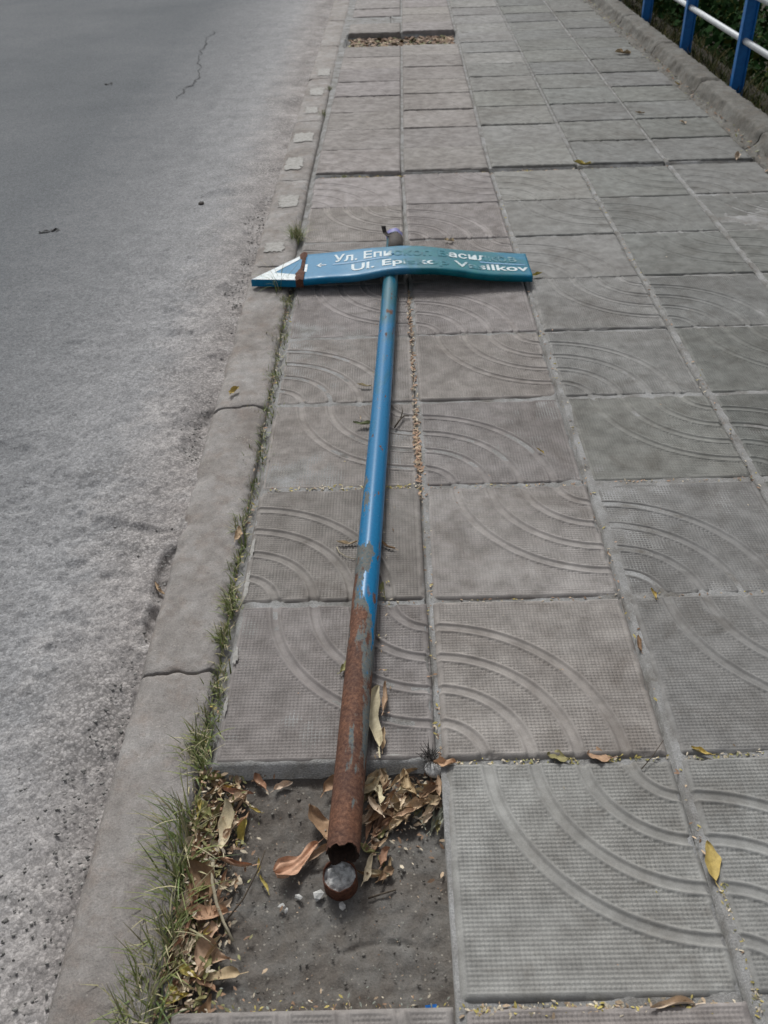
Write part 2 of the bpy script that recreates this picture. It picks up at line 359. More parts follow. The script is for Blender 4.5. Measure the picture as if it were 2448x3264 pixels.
# loose grit by the kerb
def scatter_mesh(name, items, mat):
    """items: list of (verts Nx3, faces, colour); one mesh with a face-corner tint"""
    V, F, C = [], [], []
    off = 0
    for v, f, c in items:
        V.append(v); F += [tuple(k + off for k in q) for q in f]; C += [c] * len(v); off += len(v)
    me = mesh(name, np.concatenate(V), F, mat)
    at = me.attributes.new('tint', 'FLOAT_COLOR', 'POINT')
    at.data.foreach_set('color', np.array([(*c, 1) for c in C], dtype=np.float32).ravel())
    return me
OCT = np.array([(1, 0, 0), (-1, 0, 0), (0, 1, 0), (0, -1, 0), (0, 0, 1), (0, 0, -1)], float)
OCTF = [(0, 2, 4), (2, 1, 4), (1, 3, 4), (3, 0, 4), (2, 0, 5), (1, 2, 5), (3, 1, 5), (0, 3, 5)]
items = []
for k in range(1500):
    x = KL - abs(rnd.gauss(0, .10)) - .004; y = rnd.uniform(-.5, 3.0); r = rnd.uniform(.0018, .0042) * (1.4 if rnd.random() < .08 else 1)
    v = OCT * r * np.array([rnd.uniform(.6, 1.3), rnd.uniform(.6, 1.3), rnd.uniform(.5, .9)]) + RS.uniform(-.25, .25, (6, 3)) * r
    g = rnd.uniform(.11, .33); items.append((v + np.array([x, y, -.0155 + r * .3]), OCTF, (g * 1.04, g, g * .93)))
for k in range(420):
    x = rnd.uniform(.0, .392); y = rnd.uniform(-.41, -.012); r = rnd.choice([rnd.uniform(.0008, .0018), rnd.uniform(.0012, .0034)])
    v = OCT * r * np.array([rnd.uniform(.6, 1.3), rnd.uniform(.6, 1.3), rnd.uniform(.5, .9)]) + RS.uniform(-.25, .25, (6, 3)) * r
    g = rnd.uniform(.07, .24); items.append((v + np.array([x, y, -.032 + r * .3]), OCTF, (g * 1.08, g, g * .88)))
grit = obj('gravel', scatter_mesh('gravel', items, M['litter'])); tag(grit, 'loose grit along the road edge and in the bare hole', kind='stuff')

# ------------------------------------------------------------------ pavement bed and pits
T = .4
def far_shift(y): return .02 * max(0, y - 3.2)
bxs = np.unique(np.round(np.concatenate([axis(-.022, [(2.05, .010)])] + [c * T + np.array([-.0125, -.0085, -.0062, -.0046, -.0022, .0008, .0040, .0072, .0105]) for c in range(1, 5)]), 4)); bys = axis(-1.3, [(-.5, .05), (3.4, .010), (6.0, .03), (6.7, .015), (14, .06)])
X, Y = np.meshgrid(bxs, bys)
Z = -.0045 + .004 * (fbm(X * 30, Y * 30, 2) - .5) + .006 * (fbm(X * 6, Y * 6, 5) - .5)
jx = X / T - np.round(X / T); jx = jx * T            # lengthwise joints: an open gap on the left, flush pale mortar on the right
lj = (np.abs(jx) < .012) & (X > .3)
Z = np.where(lj, np.where(jx < -.0035, -.016, -.0030 + .007 * (fbm(X * 40, Y * 14, 19) - .5)), Z)
inp = (X > .004) & (X < .398) & (Y > -.412) & (Y < .0)
Z = np.where(inp, -.062, Z)
Z = np.where(X < .002, -.020 + .01 * (fbm(X * 30, Y * 30, 9) - .5), Z)
Z = np.where((Y > 3.155 + .03 * X) & (Y < 3.215 + .02 * X), -.022 + .008 * (fbm(X * 20, Y * 20, 3) - .5), Z)
xf = X - .02 * np.clip(Y - 3.2, 0, None)
inp2 = (xf > -.005) & (xf < .80) & (Y > 6.05) & (Y < 6.53)
Z = np.where(inp2, -.042 + .014 * (fbm(X * 12, Y * 12, 13) - .5), Z)
pav = obj('pavement', gridmesh('pavement', X, Y, Z, M['bed'])); tag(pav, 'tiled pavement of grey patterned concrete slabs', kind='structure')
# floor of the missing slab
px = axis(-.012, [(.402, .0035)]); py = axis(-.424, [(.006, .0035)]); X, Y = np.meshgrid(px, py)
Z = -.034 + .012 * (fbm(X * 7, Y * 7, 31) - .5) + .010 * (fbm(X * 55, Y * 55, 33, 5) - .5) + .009 * (fbm(X * 18, Y * 18, 37) - .5)
crk = np.abs((Y + .335) - .05 * (X - .2) - .03 * np.sin((X - .18) * 14)) ; Z -= .004 * sstep(.007, .0, crk) * (X > .24) * (X < .36)
pit = obj('exposed_bed', gridmesh('exposed_bed', X, Y, Z, M['pit'])); tag(pit, 'dark bare bed where a paving slab is missing', kind='structure')
def pitz(x, y): return -.034

# ------------------------------------------------------------------ paving tiles
def tile_mesh(name, nx, ny, studs, sx, sy, seed, worn=1.0):
    """centre of the arcs at the (+x,+y) corner; top at z=0"""
    u = np.linspace(0, 1, nx); v = np.linspace(0, 1, ny)
    # rows for the chamfer and the side walls are added around the field
    cx = np.concatenate([[0, 0, .004 / sx], (.008 / sx) + u * (1 - .016 / sx), [1 - .004 / sx, 1, 1]])
    cy = np.concatenate([[0, 0, .004 / sy], (.008 / sy) + v * (1 - .016 / sy), [1 - .004 / sy, 1, 1]])
    X, Y = np.meshgrid((cx - .5) * sx, (cy - .5) * sy)
    Z = np.zeros_like(X)
    r = np.hypot(T / 2 - X, T / 2 - Y) / T
    gmask = np.ones_like(X)
    for rr in (.2, .4, .6, .8):
        d = np.abs(r - rr) * T
        Z += -.0024 * sstep(.0090, .0045, d) * worn + .0017 * worn * np.exp(-((d - .0108) / .0022) ** 2)
        gmask *= sstep(.0128, .0150, d)
    bd = np.minimum(np.minimum(X + sx / 2, sx / 2 - X), np.minimum(Y + sy / 2, sy / 2 - Y))
    gmask *= sstep(.010, .0125, bd)
    wear = .55 + .6 * fbm(X * 9 + seed, Y * 9, seed + 50)
    if studs:
        P = .0070
        q = np.abs(np.sin(np.pi * (X + .2) / P)) * np.abs(np.sin(np.pi * (Y + .2) / P))
        Z += gmask * (.0024 * sstep(.15, .6, q) * wear - .0020)
    else:
        Z += gmask * -.0006
    Z += .0030 * (fbm(X * 5 + seed * 3, Y * 5, seed) - .5) + .0006 * (fbm(X * 90, Y * 90, seed + 3) - .5)
    # chipped, rounded rim
    chip = np.clip(fbm(X * 26 + 7 * seed, Y * 26, seed + 70) * 2.2 - 1.15, 0, 1)
    Z -= .010 * chip * sstep(.016, .003, bd)
    Z[:, [2, -3]] -= .0026; Z[[2, -3], :] -= .0026
    Z[:, [1, -2]] = np.minimum(Z[:, [1, -2]], -.0065); Z[[1, -2], :] = np.minimum(Z[[1, -2], :], -.0075)
    Z[:, [0, -1]] = -.05; Z[[0, -1], :] = -.05
    return gridmesh(name, X, Y, Z, M['tile'])
SX, SY = T - .014, T - .006
NS = 212
hi = [tile_mesh('paving_tile_fine', NS, NS, True, SX, SY, s) for s in (1, 2)]
lo = [tile_mesh('paving_tile_plain', 130, 130, False, SX, SY, s, .75) for s in (3, 4)]
lof = [tile_mesh('paving_tile_far', 90, 80, False, SX, .352 - .006, s, .5) for s in (5, 6)]
DEV = {(1, 2): (-2, 2), (1, 1): (-7, -1), (1, 0): (-9, -1), (2, 3): (-6, 9), (2, 2): (-1, -4), (2, 1): (2, -2), (2, 0): (0, -5), (3, 3): (7, 12), (3, 2): (10, -8),
       (1, 3): (-11, 3), (1, -1): (6, -5), (2, -1): (-6, 1), (0, 2): (-5, 8), (0, 1): (4, 0), (0, 0): (6, 8), (1, 4): (-3, 3), (1, 6): (-9, -4), (2, 4): (-1, 10),
       (2, 6): (4, -7), (0, 3): (8, 8), (0, 4): (9, 6)}
def cdev(i, j): return DEV.get((i, j), (0, 0))
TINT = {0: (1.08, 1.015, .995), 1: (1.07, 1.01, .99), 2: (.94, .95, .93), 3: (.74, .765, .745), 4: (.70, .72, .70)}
def place_tile(me, x, y, z, rz, par, i, tilt=.0035):
    o = bpy.data.objects.new('paving_tile', me)
    o.location = (x, y, z); o.rotation_euler = (rnd.gauss(0, tilt), rnd.gauss(0, tilt), rz + (math.pi if par else 0))
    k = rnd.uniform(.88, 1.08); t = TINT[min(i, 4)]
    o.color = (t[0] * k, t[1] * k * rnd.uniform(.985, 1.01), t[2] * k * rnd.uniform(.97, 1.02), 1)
    link(o, pav); return o
for j in range(-3, 8):
    for i in range(5):
        if (i, j) == (0, -1): continue
        cs = [cdev(i, j), cdev(i + 1, j), cdev(i, j + 1), cdev(i + 1, j + 1)]
        dx = np.clip(sum(c[0] for c in cs) / 4000, -.004, .004); dy = np.clip(sum(c[1] for c in cs) / 4000, -.003, .003)
        rz = ((cs[1][1] + cs[3][1]) - (cs[0][1] + cs[2][1])) / 2000 / T * .35 + rnd.gauss(0, .002)
        fineok = (j <= 4 and i <= 3) or (j <= 6 and i <= 1)
        par = (i + j) % 2 == 1           # arcs centred on the south-west corner
        dyrow = -.018 * (j - 6) if j > 6 else 0
        x = (i + .5) * T + dx; y = (j + .5) * T + dy + dyrow
        if j == 7: y = 2.8 + SY / 2 + .003 - .022 + .02 * i * T
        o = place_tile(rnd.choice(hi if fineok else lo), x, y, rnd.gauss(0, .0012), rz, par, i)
        if (i, j) == (1, -1): o.color = (1.08, 1.09, 1.07, 1)          # the palest slab
PF = .352
for j in range(0, 24):
    y = 3.222 + (j + .5) * PF
    if y > 13: break
    for i in range(5):
        yy = y + .02 * (i + .5) * T
        if i < 2 and 5.9 < y < 6.5: continue
        if i < 2 and j == 7: pass
        x = (i + .5) * T + far_shift(yy)
        z = .004 + rnd.gauss(0, .0015)
        if i < 2 and 6.4 < y < 6.9: z = .008
        if i == 0 and 6.85 < y < 7.25: z = -.022
        yb = 0
        if i < 2 and y > 6.4: yb = .125
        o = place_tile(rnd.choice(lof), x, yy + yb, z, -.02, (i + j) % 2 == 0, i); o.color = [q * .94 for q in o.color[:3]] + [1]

# ------------------------------------------------------------------ kerb
kerb = empty('kerb'); tag(kerb, 'pale concrete kerb between the road and the pavement', kind='structure')
def kerb_stone(y0, y1, seed):
    L = y1 - y0; ny = max(8, int(L / .012)) if y0 < 2.5 else int(L / .04)
    rag0 = rnd.uniform(-.006, .006)
    ycs = np.concatenate([[0, .0012 / L, .004 / L], np.linspace(.009 / L, 1 - .009 / L, ny), [1 - .004 / L, 1 - .0012 / L, 1]]); W = KR - KL
    xr = np.concatenate([[0, 0, .006 / W, .014 / W], np.linspace(.022 / W, 1 - .022 / W, 26), [1 - .014 / W, 1 - .006 / W, 1, 1]])
    X, V = np.meshgrid(xr * W + KL, ycs); a = xr[None, :] * W
    ra = .040 * (fbm(X * 16, X * 0 + seed, 61, 5) - .47); rb = .040 * (fbm(X * 16, X * 0 + seed + 1, 61, 5) - .47)
    Y = y0 + .0022 + ra + V * (L - .0044 + rb - ra)
    # ends slope into the joint
    de = np.minimum(Y - (y0 + ra), (y1 + rb) - Y)
    bx = np.minimum(X - KL, KR - X)
    Z = .001 + .005 * (fbm(X * 7, Y * 7, seed) - .5) + .0030 * (fbm(X * 50, Y * 50, seed + 4, 3) - .5)
    Z -= .005 * sstep(.010, .002, de) * fbm(X * 40, Y * 40, seed + 7)
    Z -= .012 * np.clip(fbm(X * 22, Y * 22, seed + 30) * 2.4 - 1.0, 0, 1) * sstep(.03, .004, bx)
    Z[:, [2, -3]] -= .0035; Z[:, [1, -2]] -= .010; Z[:, [0, -1]] = -.10
    Z[[0, -1], :] -= .02
    X = X + .004 * (fbm(Y * 9, X * 0, seed + 80) - .5) * (np.minimum(bx, .02) < .015)
    o = obj('kerb_stone', gridmesh('kerb_stone', X + (.014 * np.clip(Y - 3.2, 0, None)), Y, Z, M['kerb']), kerb)
    k = rnd.uniform(.96, 1.05); o.color = (k * 1.01, k * .97, k * .94, 1); return o
kj = [-1.75, -.77, .215, 1.195, 2.18, 3.155] + [3.155 + .985 * k for k in range(1, 11)]
stones = [kerb_stone(a, b, n + 1) for n, (a, b) in enumerate(zip(kj[:-1], kj[1:]))]
def patch(cx, cy, wx, wy, seed):
    r = random.Random(seed); n = 40; v = [(cx, cy, .0040)]
    for k in range(n):
        a = 2 * math.pi * k / n; c, s = math.cos(a), math.sin(a); q = max(abs(c), abs(s))
        v.append((cx + wx / 2 * c / q * r.uniform(.8, 1.08), cy + wy / 2 * s / q * r.uniform(.75, 1.1), .0036))
    me = mesh('paint_patch', v, [(0, 1 + k, 1 + (k + 1) % n) for k in range(n)], M['oldpaint'])
    par = [s for s, (a, b) in zip(stones, zip(kj[:-1], kj[1:])) if a <= cy < b][0]
    obj('paint_patch', me, par)
for n, (cx, cy, wx, wy) in enumerate([(-.088, 2.87, .085, .15), (-.10, 3.40, .085, .20), (-.085, 3.83, .10, .17), (-.075, 4.36, .07, .14), (-.068, 4.78, .085, .20), (-.052, 5.28, .085, .20), (-.10, 2.36, .075, .10)]):
    patch(cx, cy, wx, wy, n)

def smear(cx, cy, wx, wy, seed):
    r_ = random.Random(seed); n = 22; v = [(cx, cy, .0026)]
    for k in range(n):
        a = 2 * math.pi * k / n; q = r_.uniform(.6, 1.1); v.append((cx + wx / 2 * math.cos(a) * q, cy + wy / 2 * math.sin(a) * q, .0022))
    obj('paint_patch', mesh('paint_patch', v, [(0, 1 + k, 1 + (k + 1) % n) for k in range(n)], M['oldpaint']), pav)
for n, (cx, cy, wx, wy) in enumerate([(.013, .46, .012, .10), (.012, .58, .009, .08), (.014, .255, .013, .05), (.012, .13, .008, .05), (.230, .022, .020, .006), (.318, .012, .03, .004)]): smear(cx, cy, wx, wy, n + 40)

# ------------------------------------------------------------------ raised edging and railing on the right
edging = empty('edging_kerb', (2.0, 0, 0)); tag(edging, 'rough raised concrete edging below the blue railing', kind='structure')
def edging_stone(y0, y1, seed):
    ny = int((y1 - y0) / .02); prof = [(1.985, -.03), (2.00, .004), (2.035, .018), (2.055, .055), (2.068, .078), (2.09, .083), (2.13, .084), (2.168, .082), (2.182, .070), (2.20, .0), (2.205, -.1)]
    px = []
    for (a, b), (c, d) in zip(prof[:-1], prof[1:]):
        for k in range(3): px.append((a + (c - a) * k / 3, b + (d - b) * k / 3))
    px.append(prof[-1]); px = np.array(px)
    X = np.tile(px[:, 0], (ny, 1)); Z = np.tile(px[:, 1], (ny, 1)); Y = np.tile(np.linspace(y0 + .004, y1 - .004, ny)[:, None], (1, len(px)))
    n = fbm(X * 22 + Z * 22, Y * 18, 99, 5) - .5; X = X + n * .024; Z = Z + (fbm(X * 42, Y * 40, 103, 5) - .5) * .020 * (Z > .0)
    Z[[0, -1], :] -= .008
    o = obj('edging_stone', gridmesh('edging_stone', X - 2.0, Y, Z, M['kerb']), edging); k = rnd.uniform(.50, .56); o.color = (k, k * .99, k * .92, 1)
for n in range(12): edging_stone(.4 + n, 1.4 + n, 100 + n)

def tube(bm, a, b, r, n=16, caps=True):
    a, b = Vector(a), Vector(b); d = (b - a).normalized(); q = d.to_track_quat('Z', 'Y')
    rings = []
    for p in (a, b): rings.append([bm.verts.new(p + q @ Vector((r * math.cos(2 * math.pi * k / n), r * math.sin(2 * math.pi * k / n), 0))) for k in range(n)])
    for k in range(n): bm.faces.new((rings[0][k], rings[0][(k + 1) % n], rings[1][(k + 1) % n], rings[1][k])).smooth = True
    if caps: bm.faces.new(rings[0][::-1]); bm.faces.new(rings[1])
def boxb(bm, x0, x1, y0, y1, z0, z1, bev=.0):
    v = [bm.verts.new((x, y, z)) for z in (z0, z1) for y in (y0, y1) for x in (x0, x1)]
    fs = [bm.faces.new([v[i] for i in q]) for q in ((0, 2, 3, 1), (4, 5, 7, 6), (0, 1, 5, 4), (2, 6, 7, 3), (0, 4, 6, 2), (1, 3, 7, 5))]
    return v, fs
def bmobj(name, bm, mat, parent=None, loc=(0, 0, 0), bev=0):
    bmesh.ops.recalc_face_normals(bm, faces=bm.faces)
    if bev: bmesh.ops.bevel(bm, geom=list(bm.edges), offset=bev, segments=2, affect='EDGES', profile=.6)
    me = bpy.data.meshes.new(name); bm.to_mesh(me); bm.free(); me.materials.append(mat)
    return obj(name, me, parent, loc)
rail = empty('railing', (2.25, 4.36, 0)); tag(rail, 'blue steel railing posts with white pipe rails beside the pavement', 'railing')
for n, y in enumerate((2.28, 3.32, 4.36, 5.42, 6.46, 7.5, 8.54)):
    bm = bmesh.new()
    # I-section: two flanges and a web, flanges face the pavement
    for (a, b, c, d) in ((-.033, -.027, -.020, .020), (.027, .033, -.020, .020), (-.027, .027, -.0035, .0035)):
        boxb(bm, a, b, c, d, -.06, 1.02)
    boxb(bm, -.038, .038, -.026, .026, 1.021, 1.029)
    bmobj('post', bm, M['railblue'], rail, (.006 if n % 2 else 0, y - 4.36, 0), .0015)
for z, r in ((.275, .016), (.49, .016), (.76, .019)):
    bm = bmesh.new(); tube(bm, (0, 1.7 - 4.36, z), (0, 9.1 - 4.36, z), r); bmobj('rail', bm, M['railwhite'], rail)

# ------------------------------------------------------------------ undergrowth behind the railing
items = []
LQ = np.array([(0, 0, 0), (.35, .42, .05), (1, 0, 0), (.35, -.42, .05)], float)
def rot3(r):
    return np.array(Euler((r.uniform(-1.2, 1.2), r.uniform(-1.2, 1.2), r.uniform(0, 6.28))).to_matrix())
def gz_at(x):
    return float(np.interp(x, [a for a, b in prof_g], [b for a, b in prof_g]))
prof_g = [(-250, -.14), (2.10, -.10), (2.22, .0), (2.42, .0), (2.7, -.16), (3.6, -.95), (6, -1.5), (250, -1.7)]
bushes = []
for k in range(70):
    x = rnd.uniform(2.55, 6.5); y = rnd.uniform(2.2, 14); bushes.append((x, y, gz_at(x) + rnd.uniform(.1, .5), rnd.uniform(.25, .6)))
for (bx, by, bz, br) in bushes:
    for k in range(520):
        d = RS.normal(size=3); d /= np.linalg.norm(d); rr = br * rnd.uniform(.35, 1) ** .5 * (.75 + .5 * rnd.random())
        p = np.array([bx, by, bz]) + d * rr * np.array([1, 1, .8])
        if p[0] < 2.36 and p[2] > .05: continue
        s = rnd.uniform(.03, .075); g = rnd.uniform(.4, 1.15)
        c = (.028 * g, .070 * g, .020 * g) if rnd.random() < .88 else (.080 * g, .095 * g, .022 * g)
        items.append(((LQ * s) @ rot3(rnd).T + p, [(0, 1, 2, 3)], c))
# low ivy and grass hugging the back of the edging
def blade(x, y, z, L, az, lean, wd, curl, c):
    n = 4; pts = []; d = np.array([math.cos(az), math.sin(az), 0]); s = np.array([-math.sin(az), math.cos(az), 0])
    V = []
    for k in range(n + 1):
        t = k / n; th = lean + curl * t; 
        if k == 0: p = np.array([x, y, z])
        else: p = p + (d * math.sin(th) + np.array([0, 0, math.cos(th)])) * L / n
        w_ = wd * (1 - t ** 1.6) * .5 + .0002
        V += [p - s * w_, p + s * w_]
    return (np.array(V), [(2 * k, 2 * k + 1, 2 * k + 3, 2 * k + 2) for k in range(n)], c)
for k in range(2600):
    x = rnd.uniform(2.20, 2.60); y = rnd.uniform(2.4, 10); g = rnd.uniform(.5, 1.2)
    c = (.045 * g, .06 * g, .02 * g) if rnd.random() < .7 else (.13 * g, .11 * g, .05 * g)
    items.append(blade(x, y, gz_at(x) - .01, rnd.uniform(.04, .14), rnd.uniform(0, 6.28), rnd.uniform(.1, .9), .006, rnd.uniform(.2, 1.2), c))
for k in range(1500):
    x = rnd.uniform(2.19, 2.34); y = rnd.uniform(3.0, 9); g = rnd.uniform(.5, 1.2)
    c = (.05 * g, .065 * g, .02 * g) if rnd.random() < .6 else (.15 * g, .13 * g, .06 * g)
    items.append(blade(x, y, .0, rnd.uniform(.03, .12), rnd.uniform(0, 6.28), rnd.uniform(.1, .9), .005, rnd.uniform(.2, 1.2), c))
ug = obj('undergrowth', scatter_mesh('undergrowth', items, M['under'])); tag(ug, 'dark leafy undergrowth on the bank behind the railing', 'undergrowth', kind='stuff')

# ------------------------------------------------------------------ the fallen street sign
sign = empty('street_sign', (.2385, -.188, .0)); tag(sign, 'fallen blue arrow street sign on a rusty broken pole', 'street sign')
A = Vector((.2383, -.190, .0285)); Bp = Vector((.3505, 2.345, .0300))
PL = (Bp - A).length; R0 = .0262
def ring_pipe(name, r, ri, n=40, m=90):
    """hollow pipe along +y, torn lower end"""
    vs, fs = [], []
    L = PL
    ts = [0, .004, .01, .02, .04] + list(np.linspace(.07, 1, m) ) 
    def jag(a): return .020 * (fbm(np.array([a * 2.6 + 3]), np.array([1.7]), 5, 5)[0] - .42) - .005 * (math.sin(a * 5) > .6)
    tl = [L * t for t in np.concatenate([[0, .002, .006, .012], np.linspace(.02, 1, m)])]
    for q, y in enumerate(tl):
        for k in range(n):
            a = 2 * math.pi * k / n
            rr = r * (1 - .035 * y / L) * (1 + .012 * (fbm(np.array([a]), np.array([y * 9]), 3)[0] - .5))
            if y < .03: rr *= 1 + .02 * math.sin(2 * a)
            yy = y + (jag(a) if q < 2 else 0)
            # the pipe is bent a little, as if kicked
            vs.append((rr * math.cos(a) + .004 * math.sin(math.pi * y / L), yy, rr * math.sin(a)))
    Q = len(tl)
    for q in range(Q - 1):
        for k in range(n):
            fs.append((q * n + k, q * n + (k + 1) % n, (q + 1) * n + (k + 1) % n, (q + 1) * n + k))
    return vs, fs, jag
vs, fs, jag = ring_pipe('pole', R0, .022)
pole = obj('pole', mesh('pole', vs, fs, M['pole']), sign)
dirv = (Bp - A).normalized(); rotq = Vector((0, 1, 0)).rotation_difference(dirv)
pole.location = A - Vector(sign.location); pole.rotation_mode = 'QUATERNION'; pole.rotation_quaternion = rotq
n = 40; vi, fi = [], []
for q, y in enumerate((0, .03, .12, .30)):
    for k in range(n):
        a = 2 * math.pi * k / n; ri = R0 - (.0032 if q else .0026)
        vi.append((ri * math.cos(a), y + (jag(a) if q == 0 else 0), ri * math.sin(a)))
for q in range(3):
    for k in range(n): fi.append((q * n + k, (q + 1) * n + k, (q + 1) * n + (k + 1) % n, q * n + (k + 1) % n))
for k in range(n): pass
# rim between the inner and the outer wall
b0 = len(vi)
for k in range(n):
    a = 2 * math.pi * k / n; vi.append((R0 * math.cos(a), jag(a) - .0002, R0 * math.sin(a)))
for k in range(n): fi.append((k, (k + 1) % n, b0 + (k + 1) % n, b0 + k))
fi.append(tuple(3 * n + k for k in range(n)))
inner = obj('pipe_bore', mesh('pipe_bore', vi, fi, M['inside']), pole)

# board: stations x -> (z, far y, near y)
ST = [(.032, .040, 2.189, 1.959), (.175, .0535, 2.178, 1.953), (.308, .0688, 2.168, 1.946), (.368, .0755, 2.163, 1.941), (.428, .0715, 2.160, 1.939),
      (.540, .0595, 2.154, 1.937), (.680, .0465, 2.146, 1.936), (.815, .040, 2.136, 1.934)]
sxs = [s[0] for s in ST]
def smooth_interp(x, k):
    v = 0; wt = 0
    for dx, w_ in ((-.03, 1), (-.015, 2), (0, 3), (.015, 2), (.03, 1)):
        v += w_ * np.interp(np.clip(x + dx, sxs[0], sxs[-1]), sxs, [s[k] for s in ST]); wt += w_
    return v / wt
def board_z(x, y):
    z = smooth_interp(x, 1); yf = smooth_interp(x, 2); yn = smooth_interp(x, 3); v = (y - yn) / (yf - yn)
    # the near edge of the crease is broader than the far one
    z = z + .012 * np.exp(-((x - .50) / .10) ** 2) * (1 - v) - .004 * np.exp(-((x - .22) / .08) ** 2) * (1 - v)
    z = z + .0022 * np.sin(x * 23 + v * 3) * np.exp(-((x - .36) / .2) ** 2)
    return z
TH = .022
def board_mesh(x0, x1, nx=110, ny=16):
    V, F = [], []
    us = np.linspace(x0, x1, nx); vv = np.linspace(0, 1, ny)
    prof = []      # closed cross-section: top face then near side, bottom, far side
    for k, x in enumerate(us):
        yf = smooth_interp(x, 2); yn = smooth_interp(x, 3); ring = []
        for t in vv:
            y = yn + (yf - yn) * t; z = board_z(x, y); e = min(t, 1 - t) * (yf - yn)
            ring.append((x, y, z - .003 * max(0, 1 - e / .006) ** 2))
        ring.append((x, yf + .0015, board_z(x, yf) - .008)); ring.append((x, yf, board_z(x, yf) - TH))
        ring.append((x, yn, board_z(x, yn) - TH)); ring.append((x, yn - .0015, board_z(x, yn) - .008))
        prof.append(ring)
    m = len(prof[0])
    for r in prof: V += r
    for k in range(nx - 1):
        for q in range(m): F.append((k * m + q, (k + 1) * m + q, (k + 1) * m + (q + 1) % m, k * m + (q + 1) % m))
    F.append(tuple(range(m))); F.append(tuple((nx - 1) * m + q for q in range(m))[::-1])
    return V, F
def rel(V): return [(a - sign.location.x, b - sign.location.y, c - sign.location.z) for a, b, c in V]
V, F = board_mesh(.036, .815)
board = obj('sign_board', mesh('sign_board', rel(V), F, M['sign']), sign)

# lettering, each run placed on the bent face
def glyphs(txt, bold=.0):
    cu = bpy.data.curves.new('t', 'FONT'); cu.body = txt; cu.size = 1; cu.offset = bold; cu.resolution_u = 3
    o = bpy.data.objects.new('t', cu); COL.objects.link(o); bpy.context.view_layer.update()
    dg = bpy.context.evaluated_depsgraph_get(); me = o.evaluated_get(dg).to_mesh()
    v = np.array([tuple(q.co) for q in me.vertices]); f = [tuple(p.vertices) for p in me.polygons]
    o.evaluated_get(dg).to_mesh_clear(); bpy.data.objects.remove(o); bpy.data.curves.remove(cu)
    return v, f
def lettering(txt, x0, x1, v0, v1, mat, slant=.0, bold=.02, dz=.0013, par=None):
    v, f = glyphs(txt, bold)
    if not len(v): return
    mn, mx = v.min(0), v.max(0); u = (v[:, 0] - mn[0]) / (mx[0] - mn[0]); t = (v[:, 1] - mn[1]) / (mx[1] - mn[1])
    out = []
    for a, b in zip(u, t):
        x = x0 + (x1 - x0) * a; vv = v0 + (v1 - v0) * b; yf = smooth_interp(x, 2); yn = smooth_interp(x, 3)
        y = yn + (yf - yn) * vv; out.append((x + slant * (b - .5) * .05, y, float(board_z(x, y)) + dz))
    return obj('lettering', mesh('lettering', rel(out), f, mat, False), board if par is None else par)
lettering('Ул. Епископ Василков', .137, .775, .55, .84, M['letters_upper'], 0, .020)
lettering('Ul. Episkop Vasilkov', .201, .806, .10, .41, M['letters_lower'], 0, .020)
def strip(name, x0, x1, v0a, v1a, v0b, v1b, mat, dz=.0011, par=None, n=24):
    V, F = [], []
    for k in range(n + 1):
        s = k / n; x = x0 + (x1 - x0) * s; yf = smooth_interp(x, 2); yn = smooth_interp(x, 3)
        for a, b in ((v0a, v0b), (v1a, v1b)):
            y = yn + (yf - yn) * (a + (b - a) * s); V.append((x, y, float(board_z(x, y)) + dz))
    F = [(2 * k, 2 * k + 2, 2 * k + 3, 2 * k + 1) for k in range(n)]
    return obj(name, mesh(name, rel(V), F, mat), board if par is None else par)
strip('dividing_line', .135, .33, .455, .505, .475, .53, M['streak'])
strip('dividing_line', .645, .80, .46, .52, .42, .46, M['streak'])
lettering('←', .078, .112, .40, .56, M['white'], 0, .01)
strip('end_mark', .037, .046, .28, .56, .28, .56, M['white'])

# arrow tip: a flat pointed box, broken off along a rusty seam
tip_o = [(-.145, 1.992), (.020, 1.960), (.023, 2.186)]
def prism(poly, zt, zb, inset=.002):
    n = len(poly); V = []; c = np.mean(np.array(poly), 0)
    for zz, s in ((zt, inset), (zt - .003, 0), (zb, 0)):
        for p in poly:
            d = np.array(p) - c; q = c + d * (1 - s / np.linalg.norm(d)); V.append((q[0], q[1], zz(q[0], q[1]) if callable(zz) else zz))
    F = [tuple(range(n))]
    for r in (0, 1):
        for k in range(n): F.append((r * n + k, (r + 1) * n + k, (r + 1) * n + (k + 1) % n, r * n + (k + 1) % n))
    F.append(tuple(2 * n + k for k in range(n))[::-1]); return V, F
ztip = lambda x, y: .034 + .004 * (x + .145) / .165
V, F = [], []
def tipz(x, y): return .032 + .006 * (x + .145) / .165
layers = [(0.002, 0), (0, -.003), (0, -.024)]
c = np.mean(np.array(tip_o), 0)
for ins, dz in layers:
    for p in tip_o:
        d = np.array(p) - c; q = c + d * (1 - ins / np.linalg.norm(d)); V.append((q[0], q[1], tipz(*q) + dz))
F = [(0, 1, 2)] + [(r * 3 + k, r * 3 + 3 + k, r * 3 + 3 + (k + 1) % 3, r * 3 + (k + 1) % 3) for r in (0, 1) for k in range(3)] + [(8, 7, 6)]
tip = obj('arrow_tip', mesh('arrow_tip', rel(V), F, M['sign'], False), sign)
def tipband(a, b, c_, d):
    V = [(x, y, tipz(x, y) + .0012) for x, y in (a, b, c_, d)]
    return obj('white_border', mesh('white_border', rel(V), [(0, 1, 2, 3)], M['white'], False), tip)
P0, P1, P2 = [np.array(t) for t in tip_o]
def at(u, v): return tuple(P0 + (P1 - P0) * u + (P2 - P0) * v)
tipband(at(.012, .006), at(.97, .006), at(.76, .205), at(.185, .278))
tipband(at(.006, .012), at(.185, .280), at(.142, .80), at(.008, .975))
